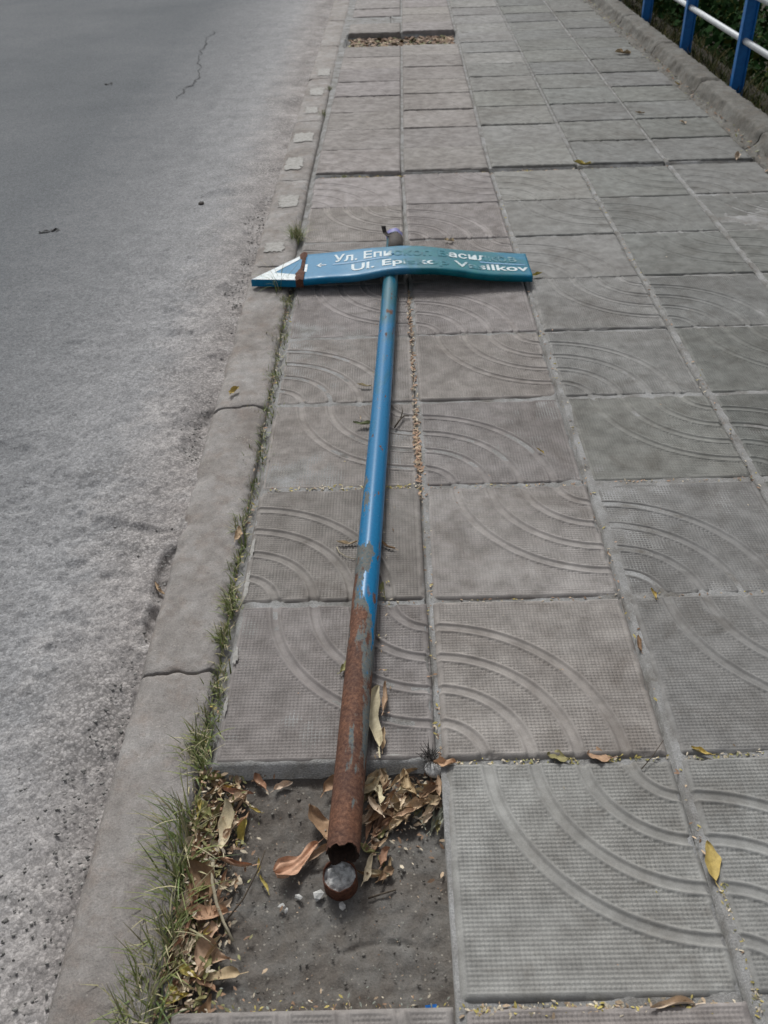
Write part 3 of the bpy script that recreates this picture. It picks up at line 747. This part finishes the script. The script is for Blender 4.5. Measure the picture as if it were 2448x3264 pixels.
# rusty torn seam
V, F = [], []
r = random.Random(5); n = 18
for k in range(n + 1):
    t = k / n; y = 1.957 + .234 * t; wv = .006 + .006 * r.random() + .006 * math.sin(t * 9)
    xa = .020 + .003 * t - wv * .8; xb = .034 + wv * .35 * (1 if not .28 < t < .6 else -.6); z = .040 + .004 * math.sin(t * 7) + .003 * r.random()
    V += [(xa, y, z - .004), (.5 * (xa + xb), y, z + .002), (xb, y, z - .001), (xb, y, .014), (xa, y, .014)]
for k in range(n):
    for q in range(5): F.append((5 * k + q, 5 * k + (q + 1) % 5, 5 * k + 5 + (q + 1) % 5, 5 * k + 5 + q))
F += [tuple(range(5)), tuple(5 * n + q for q in range(5))[::-1]]
seam = obj('rusty_seam', mesh('rusty_seam', rel(V), F, M['rust'], False), sign); seam['label'] = 'torn rusty seam between the arrow tip and the board'
# clamp on top of the pole beyond the board: dented cap, a scrap of violet tape and a bent strap
cap = empty('t'); bpy.data.objects.remove(cap)
bm = bmesh.new(); tube(bm, (.352, 2.16, .034), (.357, 2.315, .034), .029, 20); tube(bm, (.333, 2.345, .030), (.371, 2.345, .040), .014, 12)
for v in bm.verts: v.co = v.co - sign.location
bmobj('clamp', bm, M['dark'], sign)
V, F = [], []
for k in range(12):
    a = math.pi * (.02 + .96 * k / 11)
    for yy in (2.318, 2.334, 2.352): V.append((.3535 + (.0305 + .002 * math.sin(k * 2.3)) * math.cos(a), yy + .004 * math.sin(k * 1.7), .034 + .031 * math.sin(a)))
for k in range(11):
    for q in (0, 1): F.append((3 * k + q, 3 * k + q + 1, 3 * k + q + 4, 3 * k + q + 3))
o = obj('tape_wrap', mesh('tape_wrap', rel(V), F, M['violet']), sign); o['label'] = 'scraps of violet and blue tape on the pole end'
def ribbon(name, pts, wd, mat, parent=None, thick=.0016, up=(0, 0, 1)):
    pts = [Vector(p) for p in pts]; V, F = [], []
    for k, p in enumerate(pts):
        d = (pts[min(k + 1, len(pts) - 1)] - pts[max(k - 1, 0)]).normalized(); s = d.cross(Vector(up)).normalized() * wd / 2; u = s.cross(d).normalized() * thick / 2
        V += [tuple(p - s - u), tuple(p + s - u), tuple(p + s + u), tuple(p - s + u)]
    for k in range(len(pts) - 1):
        for q in range(4): F.append((4 * k + q, 4 * k + (q + 1) % 4, 4 * k + 4 + (q + 1) % 4, 4 * k + 4 + q))
    F += [(3, 2, 1, 0), tuple(4 * (len(pts) - 1) + q for q in range(4))]
    return obj(name, mesh(name, V, F, mat, False), parent)
ribbon('strap', rel([(.345, 2.30, .055), (.330, 2.31, .052), (.318, 2.325, .060), (.314, 2.34, .078)]), .016, M['dark'], sign)
for bx_, by_ in ((.345, 2.085), (.352, 2.02)):
    bm = bmesh.new(); z = float(board_z(bx_, by_)); tube(bm, (bx_ - sign.location.x, by_ - sign.location.y, z - .004), (bx_ - sign.location.x, by_ - sign.location.y, z + .003), .006, 10)
    bmobj('bolt', bm, M['sign'], board)

# ------------------------------------------------------------------ the stump in the hole
stump = empty('pole_stump', (.233, -.2065, -.031)); tag(stump, 'short rusty pipe stump filled with crumbled concrete, in the bare hole', 'pole stump')
V, F = [], []; n = 36; rs = .0265
hts = (-.03, 0, .012, .024, .033)
for q, h in enumerate(hts):
    for k in range(n):
        a = 2 * math.pi * k / n; jg = (.010 * (fbm(np.array([a * 1.9]), np.array([4.4]), 8, 5)[0] - .5) * 2 - .004 * (math.sin(a + 1.2) < -.55)) if q == 4 else 0
        V.append((rs * math.cos(a) * (1 + .02 * math.sin(3 * a)), rs * math.sin(a), h + jg))
for q in range(4):
    for k in range(n): F.append((q * n + k, q * n + (k + 1) % n, (q + 1) * n + (k + 1) % n, (q + 1) * n + k))
b0 = len(V)
for k in range(n): x, y, z = V[4 * n + k]; V.append((x * .92, y * .92, z - .0003))
for k in range(n): F.append((4 * n + k, 4 * n + (k + 1) % n, b0 + (k + 1) % n, b0 + k))
b1 = len(V)
for k in range(n): x, y, z = V[b0 + k]; V.append((x, y, .008))
for k in range(n): F.append((b0 + k, b0 + (k + 1) % n, b1 + (k + 1) % n, b1 + k))
sp = obj('pipe', mesh('pipe', V, F, M['rust']), stump)
rr, aa = np.meshgrid(np.linspace(0, 1, 12), np.linspace(0, 2 * math.pi, 40)); X = rr * rs * .93 * np.cos(aa); Y = rr * rs * .93 * np.sin(aa)
Z = .031 + .020 * (fbm(X * 90 + 5, Y * 90, 15) - .5) + .008 * (vnoise(X * 260, Y * 260, 3) - .5) - .004 * rr
obj('concrete_fill', gridmesh('concrete_fill', X, Y, Z, M['fill'], False), stump)
stump.rotation_euler = (math.radians(5), math.radians(-3), .4)

# ------------------------------------------------------------------ leaves
def leaf_mesh(seed, L=.06, W=.02, roll=1.2, bend=.5, tip=.9, wav=.002, ny=10, nx=6, fan=False):
    r = random.Random(seed); V, F = [], []
    ph = r.uniform(0, 6); tw = r.uniform(-.6, .6)
    for j in range(ny + 1):
        t = j / ny
        prof_w = (math.sin(math.pi * min(1, max(0, t)) ** tip) ** .75 if not fan else (t ** .55) * (1 - .75 * max(0, t - .82) / .18)) * W / 2 + .0006
        bend_z = bend * L * (t - .5) ** 2; side = .12 * L * math.sin(t * 3 + ph)
        for i in range(nx + 1):
            s = 2 * i / nx - 1; a = s * roll * (1 + .2 * math.sin(t * 5 + ph)); 
            rad = prof_w / max(roll, .15)
            x = rad * math.sin(a) ; z = rad * (1 - math.cos(a)) + .0022 * abs(s) 
            x, z = x * math.cos(tw * (t - .5)) - z * math.sin(tw * (t - .5)), x * math.sin(tw * (t - .5)) + z * math.cos(tw * (t - .5))
            e = 1 + .10 * math.sin(t * 17 + ph + i) * abs(s)
            z += wav * math.sin(t * 11 + s * 4 + ph) * abs(s)
            if fan: z += .0035 * math.sin(s * 9 + ph + 2 * t) * t
            V.append((x * e + side, (t - .5) * L, z + bend_z))
    for j in range(ny):
        for i in range(nx): a = j * (nx + 1) + i; F.append((a, a + 1, a + nx + 2, a + nx + 1))
    # stalk
    b = len(V); p = Vector(V[nx // 2]); 
    V += [tuple(p + Vector((-.0007, 0, 0))), tuple(p + Vector((.0007, 0, 0))), tuple(p + Vector((.002, -.2 * L, .004))), tuple(p + Vector((.0008, -.2 * L, .004)))]
    F.append((b, b + 1, b + 2, b + 3))
    mz = min(v[2] for v in V); V = [(x, y, z - mz) for x, y, z in V]
    return mesh('dry_leaf', V, F, M['leaf'])
LM = [leaf_mesh(s, rnd.uniform(.048, .066), rnd.uniform(.013, .020), rnd.uniform(.6, 2.0), rnd.uniform(.1, .9)) for s in range(10)] + [leaf_mesh(s, rnd.uniform(.040, .060), rnd.uniform(.020, .030), rnd.uniform(.4, 1.4), rnd.uniform(.1, .6), tip=rnd.uniform(.7, 1.5), wav=.004) for s in range(40, 47)]
COLS = dict(tan=(.49, .365, .245), pale=(.58, .50, .375), orange=(.50, .320, .215), brown=(.28, .175, .110), yellow=(.50, .41, .13), olive=(.27, .26, .12), green=(.21, .25, .13), grey=(.27, .285, .24))
def leaf(x, y, z, rz, scale, col, label=None, group=None, tilt=.25, me=None, name='fallen_leaf', rot=None):
    o = bpy.data.objects.new(name, me or rnd.choice(LM)); s = scale
    o.location = (x, y, z); o.scale = (s * rnd.uniform(.85, 1.15), s, s * rnd.uniform(.8, 1.1))
    o.rotation_euler = rot or (rnd.uniform(-tilt, tilt), rnd.uniform(-tilt, tilt) + (math.pi if rnd.random() < .3 and z > -.02 and False else 0), rz)
    c = COLS[col]; k = rnd.uniform(.8, 1.15); o.color = (c[0] * k, c[1] * k * rnd.uniform(.93, 1.05), c[2] * k, 1); link(o)
    return tag(o, label, 'leaf', group)
PZ = -.030
CN = dict(tan='tan', pale='cream', orange='orange brown', brown='dark brown', yellow='yellow', olive='olive green')
# heap right of the pole, at the back of the hole
G1 = 'dry leaves heaped between the pole and the patterned slab'
for k in range(46):
    u = rnd.random(); x = rnd.uniform(.272, .395); y = rnd.uniform(-.115, -.014)
    if x > .35 and y < -.085: y += .05
    if (x - .27) / .13 + (-y) / .14 > 1.55: continue
    cc = rnd.choice(['tan', 'tan', 'pale', 'orange', 'tan', 'brown', 'pale']); zn = 'pole side' if x < .31 else ('middle' if x < .355 else 'slab side')
    leaf(x, y, PZ + rnd.uniform(0, .022), rnd.gauss(-.45, .6), (sc_ := rnd.uniform(.55, 1.15)), cc, '%s%s leaf in the heap right of the pole, %s, %s' % ('small ' if sc_ < .65 else ('large ' if sc_ > .85 else ''), CN[cc], zn, 'back row' if y > -.055 else 'front row'), G1, .4)
for k in range(12):
    leaf(rnd.uniform(.272, .305), rnd.uniform(-.20, -.11), PZ + rnd.uniform(0, .008), rnd.gauss(-.3, .6), rnd.uniform(.45, .95), (cc := rnd.choice(['tan', 'olive', 'pale', 'brown'])), CN[cc] + ' leaf lying along the right side of the pole foot', 'dry leaves right of the pole foot', .35)
for k in range(13):
    leaf(rnd.uniform(.355, .398), rnd.uniform(-.125, -.05), PZ + rnd.uniform(0, .012), rnd.gauss(-.6, .35), rnd.uniform(.5, .85), rnd.choice(['olive', 'pale', 'grey', 'olive']), 'pale green narrow leaf against the patterned slab edge', 'narrow greenish leaves at the slab edge', .3)
# heap along the kerb
G2 = 'dry leaves piled along the kerb inside the hole'
for k in range(150):
    t = rnd.random(); y = -.01 - .38 * t; wd = .052 * (1 - .25 * abs(t - .5)) + .015
    x = -.012 + abs(rnd.gauss(0, .5)) * wd + rnd.uniform(0, .012)
    if x > .085: continue
    cc = rnd.choice(['tan', 'tan', 'pale', 'olive', 'orange', 'brown', 'pale', 'tan', 'olive', 'yellow']); zn = 'far end' if y > -.10 else ('above the stalk' if y > -.19 else ('beside the stalk' if y > -.29 else 'near end')); sc_ = rnd.uniform(.35, .9); sz = 'small ' if sc_ < .5 else ('large ' if sc_ > .75 else '')
    sd_ = 'against the kerb' if x < .025 else 'on the bed side'
    leaf(x, y, PZ + .022 * max(0, 1 - x / .07) * rnd.random() + rnd.uniform(0, .006), rnd.gauss(-.35, .8), sc_, cc, '%s%s leaf in the kerb pile, %s, %s' % (sz, CN[cc], zn, sd_), G2, .55)
# single leaves one can tell apart
big1 = leaf_mesh(301, .085, .050, .5, .25, fan=True, ny=18, nx=14, wav=.004)
big2 = leaf_mesh(305, .075, .046, .8, .5, ny=14, nx=10, wav=.004, tip=.8)
leaf(.162, -.166, PZ + .002, 2.05, 1.0, 'orange', 'large crinkled orange leaf spread out left of the stump', me=big1, rot=(.06, .12, 2.15))
leaf(.192, -.106, PZ + .004, .5, .95, 'orange', 'folded orange leaf leaning on the left of the pole', me=big2, rot=(.25, .45, .55))
leaf(.205, -.158, PZ + .010, 2.5, .9, 'tan', 'smaller tan leaf between the orange leaf and the stump', rot=(.2, .4, -.9))
leaf(.045, -.108, PZ + .010, .3, 1.35, 'pale', 'long curved cream leaf at the pile edge, pointing away', me=leaf_mesh(311, .062, .020, .9, .7, ny=12), rot=(.1, -.35, .25))
leaf(.062, -.168, PZ + .008, 1.45, 1.05, 'orange', 'rolled orange leaf lying crosswise at the pile edge', me=leaf_mesh(312, .058, .020, 2.6, .05), rot=(0, .1, 1.45))
leaf(.098, -.176, PZ + .004, .15, .55, 'yellow', 'small yellow leaf at the end of the rolled leaf', rot=(.1, .6, .2))
leaf(.050, -.312, PZ + .010, 1.0, 1.0, 'tan', 'broad tan triangular leaf low in the pile', me=leaf_mesh(313, .055, .040, .7, .2, tip=1.7, ny=12, nx=8), rot=(.12, -.3, 1.15))
leaf(.062, -.350, PZ + .004, 1.3, 1.0, 'tan', 'flat yellowish tan leaf under the triangular leaf', me=leaf_mesh(314, .06, .018, .6, .3), rot=(.05, .15, 1.5))
leaf(.030, -.255, PZ + .012, 1.6, 1.2, 'orange', 'brown orange leaf crumpled beside the kerb grass', me=leaf_mesh(315, .055, .03, 1.1, .3), rot=(.2, .2, 1.5))
leaf(.015, -.205, PZ + .018, .3, 1.2, 'brown', 'broad brown leaf standing against the kerb', me=leaf_mesh(316, .06, .032, .9, .4), rot=(.3, -.5, .4))
leaf(.112, -.205, PZ + .003, .3, .5, 'yellow', 'single small yellow leaf on the bare bed', rot=(.05, .1, .3))
leaf(.088, -.018, PZ + .006, .8, .75, 'orange', 'curled pinkish brown leaf at the back edge of the hole', me=leaf_mesh(317, .05, .03, 1.9, .2), rot=(.1, .2, .5))
leaf(.128, -.028, PZ + .003, 1.0, .62, 'pale', 'small cream leaf left of the pole at the back edge', rot=(.05, .3, -.95))
leaf(.218, -.028, PZ + .010, .7, 1.05, 'orange', 'yellow edged brown leaf tucked under the pole', me=leaf_mesh(318, .05, .022, .8, .4), rot=(.2, .5, -.6))
leaf(.085, -.075, PZ + .004, .3, .4, 'yellow', 'tiny bright yellow leaf at the pile edge', rot=(.1, .2, 1.3))
leaf(.292, .090, .006, .1, 2.05, 'pale', 'long folded cream leaf on the slab right of the rusty pole', me=leaf_mesh(320, .062, .016, 1.2, .25, ny=14), rot=(.06, .3, -.12))
leaf(.306, .135, .006, .1, 1.2, 'tan', 'narrow tan leaf beside the long cream leaf', me=leaf_mesh(321, .055, .013, 1.5, .5), rot=(.1, -.3, -.3))
leaf(.300, .045, .004, .1, .9, 'tan', 'short tan leaf at the foot of the long cream leaf', rot=(.1, .3, -.25))
leaf(.802, -.200, -.002, .05, 1.08, 'yellow', 'bright yellow leaf lying in the joint at the right', me=leaf_mesh(322, .062, .022, .5, .25, ny=12), rot=(.02, .08, .10))
leaf(.799, .264, -.003, .1, .75, 'brown', 'dark brown leaf stuck in the joint between slabs', me=leaf_mesh(323, .056, .02, 1.6, .2), rot=(.05, .1, .12))
leaf(.222, .588, .004, 1.6, .85, 'pale', 'cream leaf pointing at the pole from the left', me=leaf_mesh(324, .056, .014, 1.1, .4), rot=(.05, .1, 1.62))
leaf(.312, .575, .004, .9, .7, 'tan', 'curled tan leaf right of the pole at the rust line', rot=(.1, .2, .8))
leaf(.306, .43, .004, .1, .8, 'olive', 'olive leaf standing along the right side of the pole', me=leaf_mesh(325, .056, .018, .8, .3), rot=(.1, -.7, .05))
leaf(.232, .215, .004, .1, .7, 'olive', 'narrow olive leaf poking out left of the rusty pole', rot=(.05, .1, -.95))
leaf(.232, .135, .003, .1, .5, 'orange', 'orange leaf fragment left of the rusty pole', rot=(.05, .1, .7))
leaf(.232, .085, .003, .1, .45, 'orange', 'second orange fragment left of the pole, nearer the hole', rot=(.05, .1, -.6))
leaf(.252, 1.075, .006, .1, 1.0, 'green', 'pale green leaf left of the blue pole', me=leaf_mesh(326, .055, .018, .9, .5), rot=(.1, .1, 1.5))
leaf(.252, 1.29, .004, .1, .65, 'pale', 'cream leaf beside the upper blue pole', rot=(.1, .1, 1.5))
leaf(.243, 1.115, .004, .1, .35, 'pale', 'tiny cream leaf above the green leaf', rot=(.1, .1, .2))
leaf(1.915, 3.24, .008, .1, 1.6, 'pale', 'cream leaf lying on the wide cross joint at the right', rot=(.1, .2, -.6))
leaf(1.213, 3.235, .006, .1, 1.35, 'yellow', 'yellow leaf on the wide cross joint near the middle', rot=(.1, .2, 1.4))
leaf(1.880, 5.5, .010, .1, 2.2, 'tan', 'tan leaf on the far slabs below the railing', rot=(.1, .2, 1.3))
leaf(2.02, 4.62, .008, .1, 1.3, 'yellow', 'small yellow leaf near the raised edging', rot=(.1, .2, 1.0))
leaf(1.66, 4.05, .008, .1, 1.0, 'tan', 'small tan leaf on the far slabs nearest the wide joint', rot=(.1, .2, 1.4))
leaf(1.83, 3.85, .008, .1, 1.0, 'pale', 'small cream leaf on the far slabs at the right', rot=(.1, .2, .4))
leaf(.842, 2.02, .006, .1, .9, 'yellow', 'yellow leaf at the right end of the sign board', rot=(.1, .2, -.9))
leaf(.56, 2.36, .006, .1, .9, 'pale', 'cream leaf on the slab beyond the sign board', rot=(.1, .2, 1.3))
leaf(.70, .93, .005, .1, .42, 'yellow', 'tiny yellow leaf alone on the second slab row', rot=(.1, .2, .5))
leaf(-.115, 1.27, .006, .1, .75, 'yellow', 'yellow leaf on the kerb by the cracked joint', rot=(.1, .2, -.3))
leaf(-.030, .63, .006, .1, .8, 'tan', 'tan leaf caught in the grass beside the kerb', rot=(.1, .3, -.1))
leaf(-.180, .478, -.02, .1, .65, 'tan', 'tan leaf in the broken road edge', rot=(.3, .3, .9))
leaf(.855, .395, .004, .1, .6, 'yellow', 'small yellow leaf at the end of a groove', rot=(.1, .2, .3))
leaf(.405, -.005, .0, 1.5, .85, 'orange', 'orange leaf in the corner joint above the heap', rot=(.05, .1, 1.4))
leaf(.60, -.002, -.001, 1.5, .8, 'olive', 'olive leaf in the cross joint right of the hole', rot=(.05, .1, 1.5))
leaf(.67, -.002, -.001, 1.5, .85, 'orange', 'orange leaf in the cross joint right of the olive leaf', rot=(.05, .1, 1.6))
leaf(.845, .005, -.001, 1.5, .7, 'yellow', 'yellow leaf in the cross joint near the right edge', rot=(.05, .1, 1.3))
leaf(.69, -.412, -.003, 1.5, 1.0, 'pale', 'cream leaf in the lowest cross joint', rot=(.05, .1, 1.5))

# fine litter in the joints: too small to count
items = []
def flake(x, y, z, s, c):
    a = rnd.uniform(0, 6.28); e = Euler((rnd.uniform(-.5, .5), rnd.uniform(-.5, .5), a)).to_matrix()
    V = [(-1, -.25, 0), (0, -.42, .12), (1, 0, 0), (0, .42, .12), (-1, .2, .05)]
    return (np.array([tuple(e @ Vector(v)) for v in V]) * s + np.array([x, y, z]), [(0, 1, 3, 4), (1, 2, 3)], c)
def lit(n, fx, fy, z, s0, s1, cols):
    for k in range(n):
        c = COLS[rnd.choice(cols)]; g = rnd.uniform(.6, 1.15); items.append(flake(fx(), fy(), z + rnd.uniform(0, .004), rnd.uniform(s0, s1), tuple(q * g for q in c)))
U = rnd.uniform; Gs = rnd.gauss
mixc = ['tan', 'pale', 'brown', 'orange', 'yellow']
lit(330, lambda: Gs(.395, .004), lambda: U(.85, 1.95), -.004, .003, .008, ['orange', 'tan', 'pale', 'brown'])
lit(90, lambda: Gs(.392, .004), lambda: Gs(.95, .08), -.002, .005, .009, ['orange', 'tan'])
lit(120, lambda: Gs(.40, .006), lambda: U(.0, .8), -.005, .002, .005, mixc)
lit(170, lambda: Gs(.80, .006), lambda: U(-.5, 3), -.005, .002, .006, mixc)
lit(160, lambda: Gs(.81, .004), lambda: U(-.42, -.23), -.005, .002, .004, ['olive', 'yellow', 'pale'])
lit(120, lambda: Gs(1.2, .007), lambda: U(.6, 3.1), -.004, .002, .006, mixc)
lit(260, lambda: U(.40, .78), lambda: Gs(-.411, .005), -.006, .002, .006, ['yellow', 'pale', 'tan'])
lit(150, lambda: U(.40, 1.0), lambda: Gs(-.003, .004), -.006, .002, .005, ['yellow', 'pale', 'olive'])
lit(140, lambda: U(.02, 1.3), lambda: Gs(.8, .005), -.006, .002, .005, mixc)
lit(90, lambda: U(.3, 1.3), lambda: Gs(.4, .005), -.006, .002, .005, mixc)
lit(90, lambda: U(.03, .40), lambda: Gs(.805, .005), -.004, .003, .006, ['pale', 'yellow'])
lit(420, lambda: U(.02, 1.9), lambda: Gs(3.205, .012), -.014, .004, .010, mixc)
lit(650, lambda: U(.08, .84), lambda: U(6.08, 6.50), -.036, .015, .035, ['brown', 'brown', 'tan', 'olive', 'brown'])
lit(260, lambda: U(.0, .39), lambda: U(-.41, -.02), -.032, .0007, .0022, ['brown', 'grey', 'tan', 'grey', 'brown'])
lit(900, lambda: abs(Gs(0, .045)) - .012, lambda: U(-.43, -.0), -.026, .002, .007, ['tan', 'brown', 'olive', 'brown', 'pale', 'olive'])
lit(350, lambda: abs(Gs(0, .03)) - .02, lambda: U(-.42, -.0), -.012, .002, .007, ['tan', 'brown', 'olive', 'pale'])
lit(260, lambda: U(.27, .40), lambda: -abs(Gs(0, .07)) - .01, -.028, .002, .007, ['tan', 'brown', 'brown', 'pale'])
lit(320, lambda: U(.0, .39), lambda: Gs(-.402, .013), -.027, .001, .004, ['pale', 'tan', 'brown', 'grey', 'yellow'])
lit(160, lambda: Gs(-.010, .006), lambda: U(-.1, 2), -.006, .002, .006, mixc)
lit(110, lambda: U(0, 2), lambda: U(-.4, 5.5), .003, .0015, .004, mixc)
lit(110, lambda: Gs(.300, .012), lambda: U(0, 1.9), .002, .0015, .005, mixc)
lit(220, lambda: Gs(2.03, .03), lambda: U(2.8, 8), .003, .004, .012, ['brown', 'olive', 'tan'])
lit(900, lambda: Gs(2.05, .03), lambda: U(2.8, 8), .02, .004, .013, ['brown', 'olive', 'grey', 'brown'])
tag(obj('leaf_litter', scatter_mesh('leaf_litter', items, M['litter'])), 'crumbs of dry leaf and seed in the joints', kind='stuff')

# ------------------------------------------------------------------ grass
def tuft(x, y, n, L, spread, label, z=-.012, dirx=-.3, yl=1.0, sy=None):
    it = []
    for k in range(n):
        g = rnd.uniform(.6, 1.25); q = rnd.random()
        c = (.220 * g, .250 * g, .085 * g) if q < .5 else ((.145 * g, .195 * g, .070 * g) if q < .70 else (.40 * g, .36 * g, .21 * g))
        az = math.atan2(rnd.gauss(0, 1), rnd.gauss(dirx, 1))
        it.append(blade(rnd.gauss(0, spread * .35), rnd.gauss(0, (sy or spread)), 0, L * rnd.uniform(.35, 1.0), az, abs(rnd.gauss(0, .55)), rnd.choice([rnd.uniform(.0010, .0020), rnd.uniform(.0016, .0038)]), rnd.uniform(.1, 1.1), c))
    o = obj('grass_tuft', scatter_mesh('grass_tuft', it, M['grass']), None, (x, y, z))
    return tag(o, label, 'grass', 'grass tufts along the kerb')
tuft(-.035, -.405, 300, .085, .040, 'biggest bushy grass tuft at the near end of the kerb', -.02)
tuft(-.016, -.300, 130, .085, .030, 'grass tuft beside the low end of the leaf pile', -.02)
tuft(-.018, -.205, 120, .105, .030, 'tall thin grass tuft beside the middle of the leaf pile', -.02, -.7)
tuft(-.022, -.120, 90, .110, .025, 'long bladed grass tuft leaning over the kerb', -.02, -.9)
tuft(-.020, .030, 190, .060, .030, 'dense grass tuft at the corner of the hole', -.012, -.6)
tuft(-.012, .165, 90, .040, .032, 'low grass tuft beside the cracked kerb joint')
tuft(-.016, .310, 90, .045, .018, 'feathery grass tuft just above the cracked kerb joint', -.01, -.9)
tuft(-.014, .405, 110, .045, .020, 'grass tuft where the first slab joint meets the kerb', -.01, -.7)
tuft(-.022, .535, 40, .035, .016, 'sparse grass tuft between the two kerbside leaves')
tuft(-.028, .665, 70, .045, .016, 'grass tuft behind the tan kerbside leaf', -.01, -.9)
tuft(-.016, .96, 85, .034, .060, 'strip of grass below the farther kerb crack', sy=.036)
tuft(-.014, 1.17, 80, .030, .055, 'strip of grass at the farther kerb crack', sy=.032)
tuft(-.014, 1.38, 70, .034, .05, 'strip of grass above the farther kerb crack', sy=.032)
tuft(-.016, 1.62, 85, .038, .06, 'strip of grass nearer the arrow tip', sy=.036)
tuft(-.018, 1.87, 90, .050, .05, 'grass growing right under the arrow tip', z=-.012, sy=.032)
tuft(-.024, 2.48, 170, .085, .035, 'single bushy grass tuft beyond the arrow tip')
tuft(-.050, 1.985, 24, .16, .02, 'few tall blades standing in front of the arrow tip', .0, -.1)
for (yy_, l_) in ((.10, 'thin grass line between the corner tuft and the low tuft'), (.235, 'thin grass line at the cracked kerb joint'), (.47, 'thin grass line above the first slab joint'), (.60, 'thin grass line below the tan kerbside leaf'), (.74, 'thin grass line just above the tan kerbside leaf'),
                  (.83, 'thin grass line where the second slab joint meets the kerb'), (1.06, 'thin grass line just below the farther kerb crack'), (1.28, 'thin grass line just above the farther kerb crack'), (1.50, 'thin grass line two slabs short of the arrow tip'), (1.74, 'thin grass line one slab short of the arrow tip')):
    tuft(-.015, yy_, 42, .032, .022, l_, sy=.026)
tuft(.14, 3.19, 120, .025, .012, 'low weeds in the wide joint near the kerb', -.012, sy=.006)
tuft(-.01, 4.28, 60, .04, .02, 'small weed beside the second pale kerb patch', -.01)
tuft(.0, 4.85, 60, .045, .02, 'small weed beside the farthest pale kerb patches', -.01)

# ------------------------------------------------------------------ rubble, twigs, scraps
for n, (x, y, r, l) in enumerate([(.143, -.241, .0052, 'white rubble chip farthest left of the stump'), (.150, -.248, .0038, 'small white chip touching the farthest left chip'), (.168, -.228, .0060, 'white rubble chip left of the stump, middle of the row'),
        (.199, -.226, .0098, 'largest white rubble chip at the foot of the stump'), (.236, -.243, .0060, 'flat white chip below the stump')]):
    o = obj('rubble_chip', blob('rubble_chip', r, 1, n + 2, M['chip'], .9, (1.1, .75, .55)), None, (x, y, PZ + r * .3), (0, 0, n * 1.3)); tag(o, l, 'rubble', 'white rubble chips by the stump')
o = obj('pebble', blob('pebble', .016, 3, 9, M['fill'], .25, (1.05, .9, .45)), None, (.388, -.010, -.012), (.3, .1, .2)); tag(o, 'grey white flat stone at the corner of the leaf heap', 'stone')
o = obj('pebble', blob('pebble', .012, 2, 12, M['dark'], .3, (1, 1, .7)), None, (-.461, 2.891, -.002)); tag(o, 'small dark stone alone on the road', 'stone')
for n, (x, y) in enumerate([(.455, .09), (.63, .845), (.665, .845), (.48, 1.05)]): pass
def tubepath(name, pts, r0, r1, mat, label, cat, n=7):
    V, F = [], []; pts = [Vector(p) for p in pts]
    for k, p in enumerate(pts):
        d = (pts[min(k + 1, len(pts) - 1)] - pts[max(k - 1, 0)]).normalized(); q = d.to_track_quat('Z', 'Y'); r = r0 + (r1 - r0) * k / (len(pts) - 1)
        V += [tuple(p + q @ Vector((r * math.cos(6.283 * i / n), r * math.sin(6.283 * i / n), 0))) for i in range(n)]
    for k in range(len(pts) - 1):
        for i in range(n): F.append((k * n + i, k * n + (i + 1) % n, (k + 1) * n + (i + 1) % n, (k + 1) * n + i))
    F += [tuple(range(n))[::-1], tuple((len(pts) - 1) * n + i for i in range(n))]
    return tag(obj(name, mesh(name, V, F, mat)), label, cat)
tubepath('stalk', [(.034, -.185, .004), (.037, -.215, .0), (.046, -.245, -.010), (.060, -.272, -.018), (.076, -.297, -.024)], .0030, .0022, M['paletwig'], 'pale bleached curved stalk lying across the leaf pile', 'stalk')
tubepath('twig', [(.058, -.275, -.018), (.085, -.235, -.016), (.105, -.185, -.012), (.112, -.160, -.006)], .0016, .0010, M['twig'], 'thin dark twig crossing the pale stalk', 'twig')
tubepath('twig', [(.275, -.232, -.028), (.295, -.226, -.027), (.318, -.219, -.028)], .0018, .0012, M['twig'], 'short dark twig on the bare bed right of the stump', 'twig')
tubepath('twig', [(.335, 1.06, .006), (.350, 1.095, .008), (.362, 1.115, .007), (.375, 1.115, .006)], .0026, .0016, M['twig'], 'dark bent twig right of the blue pole', 'twig')
tubepath('twig', [(.352, 1.10, .008), (.358, 1.13, .012), (.356, 1.15, .014)], .0018, .0010, M['twig'], 'dark side twig beside the bent twig', 'twig')
tubepath('twig', [(.735, -.03, .003), (.76, -.005, .006), (.785, .025, .008)], .0009, .0006, M['twig'], 'hair thin twig over the cross joint at the right', 'twig')
tubepath('stalk', [(.200, .575, .004), (.206, .555, .005), (.222, .540, .005), (.245, .530, .004)], .0011, .0008, M['paletwig'], 'thin curved stem below the cream leaf by the pole', 'stalk')
it = []
for k in range(70):
    it.append(blade(rnd.gauss(0, .008), rnd.gauss(0, .006), 0, rnd.uniform(.012, .030), rnd.uniform(0, 6.28), rnd.uniform(.5, 1.4), .0011, rnd.uniform(0, .6), (.035, .030, .026)))
tag(obj('dead_tuft', scatter_mesh('dead_tuft', it, M['grass']), None, (.382, .006, -.004)), 'dark dead tuft on the slab corner above the heap', 'plant')
V = [(-.008, -.004, 0), (.008, -.005, .001), (.009, .003, .003), (-.007, .005, .004), (-.008, -.004, .0015), (.008, -.005, .0025), (.009, .003, .0045), (-.007, .005, .0055)]
tag(obj('plastic_scrap', mesh('plastic_scrap', V, [(3, 2, 1, 0), (4, 5, 6, 7), (0, 1, 5, 4), (1, 2, 6, 5), (2, 3, 7, 6), (3, 0, 4, 7)], M['blueplastic'], False), None, (.364, -.396, PZ), (0, 0, .25)), 'tiny bright blue plastic scrap in the near corner of the hole', 'plastic scrap')
